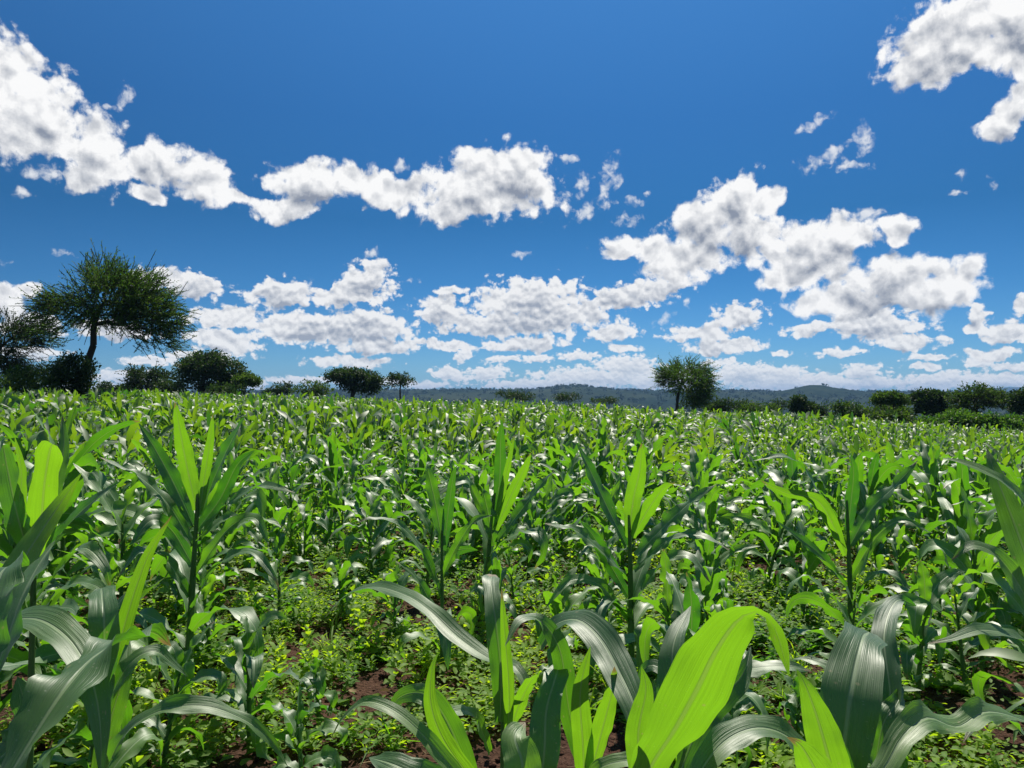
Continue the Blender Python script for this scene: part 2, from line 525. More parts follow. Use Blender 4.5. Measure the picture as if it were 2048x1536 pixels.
M_DRY = leafy('dry_straw', (.16, .11, .06), (.34, .26, .15), (.16, .11, .05), (.3, .22, .1), .2, .8, .2)
M_SCRUB = leafy('scrub_leaf', (.022, .042, .022), (.045, .07, .028), (.02, .05, .012), (.04, .08, .015), .15, .8, .1)


def bark_mat():
    m, nt, g = new_mat('bark')
    gg = nt.nodes.new('ShaderNodeNewGeometry')
    n = g.noise(g.v('MULTIPLY', gg.outputs['Position'], (9, 9, 2.2)), 1.0, 5, .65)
    col = g.mix(n, (.018, .015, .013), (.085, .070, .058))
    finish(nt, principled(nt, g, col, .9, .15, bump(nt, g, n, .03)).outputs[0])
    return m
M_BARK = bark_mat()


def soil_mat():
    m, nt, g = new_mat('soil')
    gg = nt.nodes.new('ShaderNodeNewGeometry')
    p = gg.outputs['Position']
    n1 = g.noise(p, 1.3, 5, .6); n2 = g.noise(p, 22.0, 6, .7); n3 = g.voro(p, 38.0, 2, dim='3D')
    col = g.mix(g.ss(n1, .3, .7), (.036, .019, .013), (.080, .040, .027))
    col = g.mix(g.ss(n2, .35, .75, 0, .7), col, (.12, .066, .045))
    # beyond the field the ground carries grass and scrub
    r = g.v('LENGTH', p)
    far = g.ss(r, 60.0, 95.0)
    nf = g.noise(p, .02, 8, .75)
    colf = g.mix(g.ss(nf, .38, .62), (.030, .050, .020), (.095, .10, .045))
    # between maize rows further off only weeds show
    col = g.mix(g.ss(r, 14.0, 30.0, 0, .8), col, (.05, .085, .02))
    col = g.mix(far, col, colf)
    h = g.m('ADD', g.m('MULTIPLY', n2, 1.0), g.m('MULTIPLY', n3, -.6))
    finish(nt, principled(nt, g, col, .95, .1, bump(nt, g, h, .03, .9)).outputs[0])
    return m
M_SOIL = soil_mat()


def hill_mat():
    m, nt, g = new_mat('hill')
    gg = nt.nodes.new('ShaderNodeNewGeometry')
    p = gg.outputs['Position']
    n1 = g.noise(p, .004, 6, .65); n2 = g.voro(p, .045, 1, dim='3D'); n3 = g.noise(p, .03, 5, .7)
    col = g.mix(g.ss(n1, .35, .65), (.014, .026, .018), (.036, .048, .028))
    col = g.mix(g.ss(n3, .58, .75), col, (.045, .052, .03))
    col = g.mix(g.ss(n2, .25, .55, 1, 0), col, (.022, .038, .020))
    finish(nt, principled(nt, g, col, 1.0, .0).outputs[0])
    return m
M_HILL = hill_mat()


def dark_hill_mat():  # dark greens: the cloud shadow on the right-hand hill is put into the colour
    m, nt, g = new_mat('dark_hill')
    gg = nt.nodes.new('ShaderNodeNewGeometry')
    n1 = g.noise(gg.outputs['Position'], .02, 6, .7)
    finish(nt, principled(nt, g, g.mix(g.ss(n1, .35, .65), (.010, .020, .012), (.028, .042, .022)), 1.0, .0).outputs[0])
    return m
M_DARK_HILL = dark_hill_mat()


# ------------------------------------------------------------------ ground, hills
def grid_faces(nr, nc, off=0):
    i = np.arange(nr - 1)[:, None] * nc + np.arange(nc - 1)[None, :]
    i = i.ravel() + off
    return np.stack([i, i + 1, i + nc + 1, i + nc], 1)


def build_ground():
    def axis(fine, half, n_f, n_c, far):
        a = np.linspace(-half, half, n_f)
        b = half * (far / half) ** (np.arange(1, n_c + 1) / n_c)
        return np.concatenate([-b[::-1], a, b])
    xs = axis(0, 7.0, 330, 70, 8200)
    ya = np.linspace(.5, 9.5, 260)
    yb = 9.5 * (8200 / 9.5) ** (np.arange(1, 91) / 90)
    ys = np.concatenate([-(.5 * (8200 / .5) ** (np.arange(1, 31) / 30))[::-1], ya, yb])
    X, Y = np.meshgrid(xs, ys)
    Z = gz(X, Y)
    near = sstep(16, 9, np.abs(X)) * sstep(16, 10, np.abs(Y))
    clod = fbm(X * 9, Y * 9, 4, 21, .6)
    Z = Z + near * ((clod - .5) * .07 + (fbm(X * 1.4, Y * 1.4, 3, 8) - .5) * .10 - .02)
    V = np.stack([X, Y, Z], -1)
    o = mesh_obj('ground', V, grid_faces(len(ys), len(xs)), M_SOIL)
    tag(o, 'reddish brown crumbly soil of the maize field', kind='structure')
build_ground()


def near_z(x, y):
    x, y = np.asarray(x, float), np.asarray(y, float)
    near = sstep(16, 9, np.abs(x)) * sstep(16, 10, np.abs(y))
    return gz(x, y) + near * ((fbm(x * 9, y * 9, 4, 21, .6) - .5) * .07 + (fbm(x * 1.4, y * 1.4, 3, 8) - .5) * .10 - .02)


def ridge(name, label, prof, R, depth, base_z, px0, px1, n=420, rows=40, gully=6.0, seed=0, mat=None):
    """a ridge whose crest line has the given rows of the photo, R metres away; it rises over `depth` metres"""
    px = np.linspace(px0, px1, n)
    crest = np.interp(px, [p[0] for p in prof], [p[1] for p in prof])
    tan = (px - 1024) / F
    cz = CAM_H + (HOR - crest) / F * R
    t = np.linspace(-1, 1, rows)
    X = np.zeros((rows, n)); Y = np.zeros((rows, n)); Z = np.zeros((rows, n))
    for k, tt in enumerate(t):
        y = R + tt * depth
        X[k] = tan * y; Y[k] = y
        s = np.cos(tt * np.pi / 2) ** (1.0 if tt < 0 else .5)
        w = fbm(tan * 26 + 50, np.full(n, tt * 3.0 + 9), 5, seed, .6) - .5
        Z[k] = base_z + (cz - base_z) * s + w * gully * 2 * (1 - abs(s) * .75) + (fbm(tan * 220, np.full(n, tt * 9), 3, seed + 5) - .5) * gully * .5
    o = mesh_obj(name, np.stack([X, Y, Z], -1), grid_faces(rows, n), mat or M_HILL)
    tag(o, label, kind='structure')
    return X, Y, Z

RG = ridge('hills', 'long low wooded ridge beyond the fields', [(0, 781), (250, 783), (500, 783), (700, 780), (830, 780), (950, 779), (1060, 780), (1100, 775), (1150, 771), (1190, 775), (1235, 780), (1330, 782),
      (1430, 781), (1560, 783), (1700, 784), (1850, 783), (1950, 785), (2300, 785)], 2300, 1100, -46, -200, 2300, seed=4)
RH = ridge('hills', 'steeper blue hill on the ridge to the right', [(1330, 815), (1440, 797), (1520, 787), (1570, 781), (1600, 774), (1618, 770), (1645, 770), (1665, 775), (1720, 782), (1800, 786), (1900, 796), (1990, 815)], 2050, 480, -46, 1330, 1990, n=160, seed=9, gully=4, mat=M_DARK_HILL)  # its cloud shadow is painted in by the darker material
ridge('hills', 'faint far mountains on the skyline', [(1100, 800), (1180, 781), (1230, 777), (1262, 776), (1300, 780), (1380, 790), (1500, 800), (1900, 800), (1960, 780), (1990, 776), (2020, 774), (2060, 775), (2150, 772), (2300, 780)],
      7000, 900, -46, 1100, 2300, n=260, gully=9, seed=13, mat=M_DARK_HILL)


# ------------------------------------------------------------------ trees and bushes
def tube_net(segs, sides=6):
    """segs: list of (p0, p1, r0, r1); one mesh of tapered tubes"""
    S = np.array([[*a, *b, r0, r1] for a, b, r0, r1 in segs], dtype=float)
    A, B = S[:, :3], S[:, 3:6]
    T = B - A
    T /= np.linalg.norm(T, axis=1, keepdims=True) + 1e-9
    ref = np.where(np.abs(T[:, 2:3]) > .9, np.array([[1., 0, 0]]), np.array([[0, 0, 1.]]))
    U = np.cross(T, ref); U /= np.linalg.norm(U, axis=1, keepdims=True) + 1e-9
    Wv = np.cross(T, U)
    an = np.arange(sides) * 2 * math.pi / sides
    ring = U[:, None] * np.cos(an)[None, :, None] + Wv[:, None] * np.sin(an)[None, :, None]
    P0 = A[:, None] + ring * S[:, 6][:, None, None]
    P1 = B[:, None] + ring * S[:, 7][:, None, None]
    V = np.concatenate([P0, P1], 1).reshape(-1, 3)
    n = len(S)
    k = np.arange(sides); k2 = (k + 1) % sides
    f = np.stack([k, k2, k2 + sides, k + sides], 1)
    Fc = (np.arange(n) * 2 * sides)[:, None, None] + f[None]
    return V, Fc.reshape(-1, 4)


def skeleton(trunk, radii, targets, rnd, k=.011, pull=.35):
    nodes = [np.array(p, float) for p in trunk]
    par = [-1] + list(range(len(trunk) - 1))
    start = max(1, len(trunk) // 2)
    top = nodes[-1]
    plen = [0.0]
    for i in range(1, len(nodes)): plen.append(plen[-1] + np.linalg.norm(nodes[i] - nodes[i - 1]))
    order = np.argsort(np.linalg.norm(targets - top, axis=1))
    ends = []
    for i in order:
        t = targets[i]
        N = np.array(nodes[start:])
        dv = t - N
        d = np.linalg.norm(dv, axis=1)
        # branches leave the trunk upward and outward rather than downward
        c = d + pull * np.array(plen[start:]) * .5 + np.maximum(0, -dv[:, 2]) * .6
        j = start + int(np.argmin(c))
        p = j
        L = np.linalg.norm(t - nodes[j])
        steps = max(1, int(L / .5))
        a = nodes[j].copy()
        for q in range(1, steps + 1):
            f = q / steps
            pt = a + (t - a) * f + rnd.normal(0, .06, 3) * min(1, L) * (q < steps)
            pt[2] += math.sin(f * math.pi) * -.06 * L
            nodes.append(pt); par.append(p); plen.append(plen[p] + np.linalg.norm(pt - nodes[p])); p = len(nodes) - 1
        ends.append(p)
    w = np.zeros(len(nodes))
    for e in ends: w[e] = 1
    for i in range(len(nodes) - 1, 0, -1): w[par[i]] += w[i]
    rad = k * np.maximum(w, 1) ** .5
    for i, r in enumerate(radii): rad[i] = r
    segs = [(nodes[par[i]], nodes[i], min(rad[par[i]], rad[i] * 1.6) if par[i] >= len(radii) else rad[i] * 1.3 if i >= len(radii) else rad[par[i]], rad[i]) for i in range(1, len(nodes))]
    return np.array([nodes[e] for e in ends]), segs, nodes, par


def sample_blobs(blobs, n, rnd, shell=.45, flat=None):
    """blobs: (x, y, z, rx, ry, rz) ; samples biased towards their skins"""
    B = np.array(blobs, float)
    vol = B[:, 3] * B[:, 4] * B[:, 5]
    idx = rnd.choice(len(B), n, p=(vol ** .75) / (vol ** .75).sum())
    v = rnd.normal(size=(n, 3)); v /= np.linalg.norm(v, axis=1, keepdims=True)
    r = shell + (1 - shell) * rnd.random(n) ** .6
    return B[idx, :3] + v * r[:, None] * B[idx, 3:6], v, idx


def quads_along(P, D, size, rnd, up=.35, aspect=2.2):
    """leaf faces at points P pointing along D"""
    n = len(P)
    D = D / (np.linalg.norm(D, axis=1, keepdims=True) + 1e-9)
    R = rnd.normal(size=(n, 3)); R[:, 2] *= 1 - up
    S = np.cross(D, R); S /= np.linalg.norm(S, axis=1, keepdims=True) + 1e-9
    s = (size * (.6 + .8 * rnd.random(n)))[:, None]
    V = np.stack([P, P + D * s * .5 + S * s / aspect * .5, P + D * s, P + D * s * .5 - S * s / aspect * .5], 1)
    Fc = (np.arange(n) * 4)[:, None] + np.array([0, 1, 2, 3])
    return V.reshape(-1, 3), Fc


def spray(pts, outd, rnd, n_tw, length, n_leaf, leaf, droop=.15, spread=.45):
    """twigs with rows of small leaves, shooting out of the branch ends"""
    n = len(pts)
    P = np.repeat(pts, n_tw, 0); O = np.repeat(outd, n_tw, 0)
    D = O + rnd.normal(0, spread, (n * n_tw, 3)); D /= np.linalg.norm(D, axis=1, keepdims=True)
    P = P + rnd.normal(0, length * .25, P.shape)
    L = length * (.4 + 1.0 * rnd.random(n * n_tw) ** 1.5)
    C = rnd.normal(0, .25, P.shape); C[:, 2] -= droop
    segs = []
    t = (np.arange(n_leaf) + .5) / n_leaf
    pos = P[:, None] + D[:, None] * (L[:, None] * t)[..., None] + C[:, None] * (L[:, None] * t ** 2)[..., None] * .5
    tan = D[:, None] + C[:, None] * t[None, :, None]
    ld = tan + rnd.normal(0, .75, tan.shape) * np.linalg.norm(tan, axis=2, keepdims=True)
    tint = np.repeat(np.clip(rnd.normal(.5, .22, n), 0, 1), n_tw * n_leaf)
    tint = np.clip(tint + rnd.normal(0, .15, tint.shape), 0, 1)
    V, Fc = quads_along(pos.reshape(-1, 3), ld.reshape(-1, 3), leaf, rnd)
    # the twigs themselves: thin ribbons of two crossing faces
    e = pos[:, -1]
    mid = pos[:, n_leaf // 2]
    Tq = []
    for a, b in ((P, mid), (mid, e)):
        s = np.cross(b - a, rnd.normal(size=a.shape)); s /= np.linalg.norm(s, axis=1, keepdims=True) + 1e-9
        s *= .006 + .012 * (length > .5)
        Tq.append(np.stack([a - s, a + s, b + s * .6, b - s * .6], 1).reshape(-1, 3))
    TV = np.concatenate(Tq); TF = (np.arange(len(TV) // 4) * 4)[:, None] + np.array([0, 1, 2, 3])
    return V, Fc, np.repeat(tint, 4), TV, TF


def clumps(pts, rnd, n_leaf, rad, leaf):
    n = len(pts)
    v = rnd.normal(size=(n, n_leaf, 3)); v /= np.linalg.norm(v, axis=2, keepdims=True)
    r = rad * (.35 + .75 * rnd.random((n, n_leaf)))
    v[..., 2] *= .75
    pos = pts[:, None] + v * r[..., None]
    d = v + rnd.normal(0, .6, v.shape)
    tint = np.repeat(np.clip(rnd.normal(.5, .25, n), 0, 1), n_leaf)
    tint = np.clip(tint + rnd.normal(0, .18, tint.shape), 0, 1)
    V, Fc = quads_along(pos.reshape(-1, 3), d.reshape(-1, 3), leaf, rnd, aspect=1.7)
    return V, Fc, np.repeat(tint, 4)


def tree(name, label, cat, d, trunk, blobs, style, mat, seed, n_t=120, group=None, leaf=.09, n_leaf=60, r0=.16, depth=.85, n_tw=4, tw=.7, rad=None, shell=.45, droop=.1):
    """trunk: photo pixels (px, py) from the root up; blobs: (px, py, rx, ry) in pixels; d: distance"""
    rnd = np.random.default_rng(seed)
    s = d / F
    tp = [at(px, py, d + rnd.normal(0, .1)) for px, py in trunk]
    bz = float(gz(tp[0][0], tp[0][1]))
    tp[0][2] = bz - .05
    B = [(*at(px, py, d + rnd.normal(0, rx * s * .25)), rx * s, rx * s * depth, ry * s) for px, py, rx, ry in blobs]
    T, v, idx = sample_blobs(B, n_t, rnd, shell)
    T[:, 2] = np.maximum(T[:, 2], gz(T[:, 0], T[:, 1]) + .15)
    radii = list(np.linspace(r0, r0 * .6, len(tp)))
    ends, segs, nodes, par = skeleton(tp, radii, T, rnd, k=r0 / (n_t ** .5) * .8)
    base = np.array([tp[0][0], tp[0][1], bz])
    root = empty(name, base)
    tag(root, label, cat, group)
    TV, TF = tube_net([(a, b, max(r, .008), max(q, .006)) for a, b, r, q in segs], 5)
    # outward direction at each end
    cen = np.array(tp[-1]); out = ends - cen; out /= np.linalg.norm(out, axis=1, keepdims=True) + 1e-9
    out[:, 2] += .25
    if style == 'spiky':
        V, Fc, tint, WV, WF = spray(ends, out, rnd, n_tw, tw, n_leaf, leaf, droop=droop)
        TF = np.concatenate([TF, WF + len(TV)]); TV = np.concatenate([TV, WV])
    else:
        V, Fc, tint = clumps(ends, rnd, n_leaf, rad or .5, leaf)
    low = V[:, 2] < gz(V[:, 0], V[:, 1]) + .02
    V[low, 2] = (gz(V[low, 0], V[low, 1]) + .02 + rnd.random(low.sum()) * .3)
    mesh_obj('trunk', TV - base, TF, M_BARK, root, smooth=True)
    mesh_obj('crown', V - base, Fc, mat, root, tint=tint, smooth=False)
    return root


def bush(name, label, cat, d, blobs, mat, seed, n=60, leaf=.10, n_leaf=60, rad=.45, group=None, depth=.8):
    b0 = max(blobs, key=lambda b: b[2] * b[3])
    foot = max(b[1] + b[3] for b in blobs)
    blobs = list(blobs) + [(b[0], foot - 2, b[2] * .85, max(3, (foot - b[1]) * .55)) for b in blobs if b[1] > b0[1] - 6]
    return tree(name, label, cat, d, [(b0[0], foot), (b0[0] + 3, b0[1] + b0[3] * .3)], blobs, 'clump', mat, seed, n_t=n, leaf=leaf, n_leaf=n_leaf, r0=.07, rad=rad, shell=.3, group=group, depth=depth)


# the leaning acacia and the growth around its foot
tree('acacia_tree', 'large leaning acacia with a dark bent trunk and wide feathery crown', 'tree', 40,
     [(140, 835), (152, 790), (172, 730), (186, 690), (186, 650), (200, 610)],
     [(223, 588, 84, 45), (287, 623, 69, 41), (145, 615, 66, 25), (200, 548, 37, 32), (260, 581, 66, 36), (329, 643, 32, 31), (85, 625, 28, 14), (117, 603, 40, 14), (301, 671, 44, 18), (103, 658, 35, 9), (237, 633, 70, 18), (333, 688, 19, 9), (168, 638, 44, 11)],
     'spiky', M_ACACIA, 3, n_t=560, leaf=.085, n_leaf=18, r0=.22, n_tw=6, tw=.85, shell=.35, depth=.8)
tree('acacia_tree', 'dark acacia at the very edge with branches drooping over the bush', 'tree', 44,
     [(-30, 820), (-25, 770), (-5, 700), (0, 680)],
     [(10, 690, 60, 42), (50, 655, 45, 22), (-40, 670, 70, 50), (75, 680, 30, 18), (20, 730, 50, 25)],
     'spiky', M_DARKLEAF, 4, n_t=300, leaf=.09, n_leaf=16, r0=.18, n_tw=6, tw=.8, shell=.35)
bush('bush', 'olive green tangled bush left of the leaning trunk', 'bush', 38.5, [(75, 765, 60, 42), (25, 780, 45, 32), (100, 800, 40, 30), (45, 745, 25, 22)], M_BUSH, 5, n=150, leaf=.13, n_leaf=80, rad=.42)
bush('climber_thicket', 'nearly black creeper thicket wrapped around the foot of the acacia trunk', 'bush', 39.3, [(150, 735, 36, 28), (150, 785, 36, 45), (172, 770, 22, 30), (125, 750, 25, 25)], M_DARKLEAF, 6, n=130, leaf=.13, n_leaf=80, rad=.36)
# trees along the far left edge of the field
tree('thorn_tree', 'small airy thorn tree between the big acacia and the round dark tree', 'tree', 75, [(293, 788), (293, 772), (297, 760)],
     [(290, 752, 30, 14), (318, 758, 26, 12), (300, 768, 38, 10), (275, 758, 16, 10)], 'spiky', M_DARKLEAF, 7, n_t=170, leaf=.2, n_leaf=10, r0=.14, n_tw=4, tw=.8)
tree('umbrella_tree', 'broad round-topped dark tree with a thick dark trunk', 'tree', 70, [(405, 790), (404, 768), (408, 745)],
     [(415, 728, 50, 22), (380, 742, 28, 22), (450, 742, 42, 22), (470, 757, 30, 16), (370, 757, 20, 12), (420, 715, 30, 12), (400, 735, 50, 16), (440, 768, 50, 14), (385, 772, 30, 10)], 'clump', M_DARKLEAF, 8, n_t=420, leaf=.2, n_leaf=34, r0=.3, rad=.5)
tree('small_tree', 'little bright-edged tree leaning out beside the round dark tree', 'tree', 68, [(486, 790), (488, 775), (492, 766)],
     [(492, 760, 24, 9), (505, 764, 14, 6)], 'clump', M_BUSH, 9, n_t=60, leaf=.2, n_leaf=40, r0=.1, rad=.4)
tree('umbrella_tree', 'dark flat-topped umbrella tree with sloping crown', 'tree', 85, [(704, 795), (706, 775), (710, 760)],
     [(702, 750, 46, 11), (676, 752, 26, 9), (732, 760, 32, 15), (752, 772, 18, 11), (725, 776, 30, 12), (695, 744, 26, 7), (690, 770, 16, 8)], 'clump', M_DARKLEAF, 10, n_t=240, leaf=.24, n_leaf=34, r0=.3, rad=.5)
tree('small_tree', 'slender open-crowned tree with forked stems right of the umbrella tree', 'tree', 88, [(801, 795), (800, 778), (802, 766)],
     [(800, 752, 20, 7), (784, 760, 14, 5), (814, 762, 16, 8), (798, 770, 22, 5), (806, 757, 18, 6)], 'clump', M_DARKLEAF, 11, n_t=60, leaf=.2, n_leaf=26, r0=.11, rad=.38)
left_bushes = [
    ('grey green shrub in front of the thorn tree', 72, [(335, 776, 28, 14)], M_DARKLEAF),
    ('rounded shrub hidden under the round dark tree', 66, [(455, 782, 45, 10)], M_DARKLEAF),
    ('low dark shrub with a pointed top in the gap', 100, [(568, 776, 22, 10), (545, 780, 20, 7), (575, 770, 8, 6)], M_DARKLEAF),
    ('light green feathery shrub left of the umbrella tree', 90, [(625, 774, 34, 11), (600, 780, 24, 8), (650, 778, 20, 8)], M_BUSH),
    ('small dark shrub right of the leaning acacia', 90, [(208, 772, 12, 8), (215, 780, 14, 6)], M_DARKLEAF),
    ('flat shrub at the foot of the round dark tree', 80, [(250, 780, 26, 7)], M_DARKLEAF),
]
for q, (lb, d, bl, mt) in enumerate(left_bushes):
    bush('bush', lb, 'bush', d, bl, mt, 30 + q, n=50, leaf=.24, n_leaf=34, rad=.5, group='shrubs behind the left of the field')
# lone acacia in the middle
tree('acacia_tree', 'lone acacia with spreading spiky crown standing against the ridge', 'tree', 62, [(1351, 815), (1356, 790), (1364, 765), (1366, 755)],
     [(1372, 745, 44, 16), (1345, 748, 26, 15), (1395, 760, 28, 22), (1372, 765, 46, 20), (1405, 778, 18, 20), (1388, 795, 30, 16), (1335, 758, 16, 10)],
     'spiky', M_ACACIA, 12, n_t=300, leaf=.11, n_leaf=14, r0=.13, n_tw=6, tw=.8, shell=.3)
# middle distance, right
mid = [
    ('dark bush on the skyline above the middle of the maize', 110, [(1020, 788, 28, 8), (1045, 792, 25, 6)], M_DARKLEAF, 50),
    ('low olive bush left of the lone acacia', 120, [(1135, 791, 26, 6), (1120, 794, 20, 5)], M_DARKLEAF, 40),
    ('small flat bush beyond the maize under the ridge', 130, [(1210, 800, 28, 4)], M_DARKLEAF, 30),
    ('grey bush at the foot of the lone acacia', 75, [(1448, 812, 22, 11), (1425, 815, 14, 8)], M_DARKLEAF, 50),
    ('wide flat-topped olive bush right of the lone acacia', 85, [(1510, 815, 34, 10), (1490, 818, 22, 9), (1540, 816, 18, 8)], M_BUSH, 70),
    ('dim bush behind the wide flat-topped one', 105, [(1560, 810, 22, 9), (1480, 806, 16, 6)], M_DARKLEAF, 40),
    ('low round bush right of the two-humped dark tree', 82, [(1640, 822, 20, 10), (1625, 826, 18, 7)], M_DARKLEAF, 50),
    ('dense bush row in front of the blue hill', 80, [(1700, 820, 32, 13), (1680, 816, 20, 10), (1670, 812, 20, 8)], M_BUSH, 80),
    ('low dark bush touching the edge of the crop', 74, [(1715, 828, 26, 10), (1610, 830, 22, 5)], M_DARKLEAF, 50),
    ('bush merging into the foot of the small umbrella tree', 70, [(1800, 822, 30, 14), (1780, 815, 20, 10), (1755, 820, 18, 9)], M_BUSH, 80),
    ('yellowish low bush in front of the small umbrella tree', 60, [(1790, 832, 26, 8), (1765, 830, 18, 6)], M_BUSH, 50),
    ('dark bush between the dense tree and the wide acacia', 74, [(1900, 822, 22, 10)], M_DARKLEAF, 40),
]
for q, (lb, d, bl, mt, n) in enumerate(mid):
    bush('bush', lb, 'bush', d, bl, mt, 60 + q, n=n, leaf=.22, n_leaf=36, rad=.5, group='bushes along the right field edge')
tree('small_tree', 'dark tree with a small head above a wide body in front of the blue hill', 'tree', 72, [(1600, 838), (1600, 825), (1597, 812)],
     [(1604, 818, 19, 13), (1596, 800, 11, 6), (1618, 816, 10, 8), (1592, 812, 10, 8)], 'clump', M_DARKLEAF, 80, n_t=130, leaf=.2, n_leaf=50, r0=.2, rad=.42)
tree('umbrella_tree', 'small umbrella tree with a flat sloping crown beside the dense dark tree', 'tree', 68, [(1790, 835), (1788, 812), (1786, 802)],
     [(1775, 796, 24, 8), (1800, 800, 20, 8), (1760, 800, 12, 6), (1785, 790, 16, 5)], 'clump', M_BUSH, 81, n_t=140, leaf=.2, n_leaf=34, r0=.14, rad=.4)
tree('small_tree', 'dense rounded dark tree left of the wide acacia', 'tree', 66, [(1862, 838), (1862, 820), (1860, 806)],
     [(1860, 803, 28, 18), (1845, 790, 14, 9), (1872, 795, 16, 10), (1862, 818, 26, 10)], 'clump', M_DARKLEAF, 82, n_t=190, leaf=.2, n_leaf=50, r0=.2, rad=.42)
tree('acacia_tree', 'wide airy acacia with an olive crown and pale forked limbs', 'tree', 62, [(1955, 838), (1952, 815), (1948, 800)],
     [(1950, 788, 36, 11), (1920, 797, 18, 10), (1985, 795, 26, 12), (1960, 800, 48, 12), (2008, 808, 14, 12), (1940, 812, 26, 7)], 'spiky', M_BUSH, 83, n_t=260, leaf=.16, n_leaf=10, r0=.15, n_tw=4, tw=.6, shell=.3)
tree('small_tree', 'dark tree cut off by the edge behind the creeping hedge', 'tree', 58, [(2060, 842), (2058, 820), (2050, 805)],
     [(2050, 800, 24, 18), (2070, 790, 25, 18), (2040, 815, 14, 12)], 'clump', M_DARKLEAF, 84, n_t=150, leaf=.18, n_leaf=46, r0=.15, rad=.42)
bush('hedge', 'sprawling bright green creeping hedge on the right edge of the maize', 'hedge', 50,
     [(1890, 840, 46, 9), (1850, 845, 20, 6), (1950, 842, 40, 9), (2015, 843, 40, 9), (1915, 833, 26, 8), (2060, 838, 26, 10), (1975, 836, 18, 6)], M_HEDGE, 85, n=200, leaf=.17, n_leaf=60, rad=.42, depth=.5)


def scrub():
    """scattered trees and bushes on the valley floor and the ridge, too many and too small to count"""
    rnd = np.random.default_rng(77)
    P = []
    for X, Y, Z, n in ((*RG, 3600), (*RH, 60)):
        r, c = X.shape
        rr = rnd.random(n) ** 1.0 * (r * .55 - 2); cc = rnd.random(n) * (c - 2)
        # more of them on the crest line
        crest = rnd.random(n) < .25
        rr[crest] = r * .5 + rnd.normal(0, 1.2, crest.sum())
        i, j = rr.astype(int), cc.astype(int)
        fr, fc = rr - i, cc - j
        def s(A): return (A[i, j] * (1 - fr) + A[i + 1, j] * fr) * (1 - fc) + (A[i, j + 1] * (1 - fr) + A[i + 1, j + 1] * fr) * fc
        sz = np.where(crest, 2.5, 3.6) * (.5 + rnd.random(n))
        P.append(np.stack([s(X), s(Y), s(Z) + sz * .2, sz], 1))
    n = 1700
    y = 240 * (1300 / 240) ** (rnd.random(n) ** .8); tx = rnd.uniform(-.72, .72, n)
    x = tx * y
    sz = 1.7 * (.5 + rnd.random(n)) * np.clip(y / 300, .7, 1.5)
    P.append(np.stack([x, y, gz(x, y) + sz * .3, sz], 1))
    P = np.concatenate(P)
    m = 26
    v = rnd.normal(size=(len(P), m, 3)); v /= np.linalg.norm(v, axis=2, keepdims=True)
    v[..., 2] = v[..., 2] * .65
    pos = P[:, None, :3] + v * (P[:, 3] * .8)[:, None, None]
    V, Fc = quads_along(pos.reshape(-1, 3), (v + rnd.normal(0, .6, v.shape)).reshape(-1, 3), 1.0, rnd, aspect=1.3)
    c = np.repeat(pos.reshape(-1, 3), 4, 0)
    V = c + (V - c) * np.repeat(np.repeat(P[:, 3], m), 4)[:, None] * .95
    tint = np.repeat(np.repeat(rnd.random(len(P)), m), 4)
    o = mesh_obj('scrub', V, Fc, M_SCRUB, tint=tint, smooth=False)
    tag(o, 'dark dots of distant trees and scrub over the valley and the ridge', 'scrub', kind='stuff')
scrub()


# ------------------------------------------------------------------ maize
WPROF_T = np.array([0, .05, .15, .30, .45, .60, .75, .87, .95, 1.0])
WPROF = np.array([.50, .50, .74, .95, 1.0, .90, .70, .44, .20, .01])


def ribbon(P, T, S0, W, fold, twist, ruff, rf, ph, NC, WP=WPROF):
    """P,T,S0: (n, K, 3) centre line, tangent, side; W (n,), fold/twist (n,K) ... returns (n,K,NC+1,3)"""
    n, K, _ = P.shape
    t = np.linspace(0, 1, K)
    N0 = np.cross(S0, T)
    c, s = np.cos(twist)[..., None], np.sin(twist)[..., None]
    S = S0 * c + N0 * s
    N = N0 * c - S0 * s
    w = W[:, None] * np.interp(t, WPROF_T, WP)[None] * .5
    q = np.linspace(-1, 1, NC + 1)
    aq = np.abs(q)
    off_s = q[None, None] * (w * np.cos(fold))[..., None]
    wave = np.sin(2 * np.pi * rf[:, None, None] * t[None, :, None] + ph[:, None, None] + np.where(q > 0, 2.1, 0)[None, None] * 1.0)
    wave2 = np.sin(2 * np.pi * rf[:, None, None] * 2.3 * t[None, :, None] + ph[:, None, None] * 2.7 + np.where(q > 0, 1.1, 0)[None, None])
    off_n = aq[None, None] * (w * np.sin(fold))[..., None] + (ruff[:, None, None] * w[..., None] * (aq ** 2)[None, None]) * (wave + .5 * wave2)
    V = P[:, :, None] + S[:, :, None] * off_s[..., None] + N[:, :, None] * off_n[..., None]
    uv = np.zeros((n, K, NC + 1, 2))
    uv[..., 0] = (q[None, None] + 1) / 2; uv[..., 1] = t[None, :, None]
    return V, uv


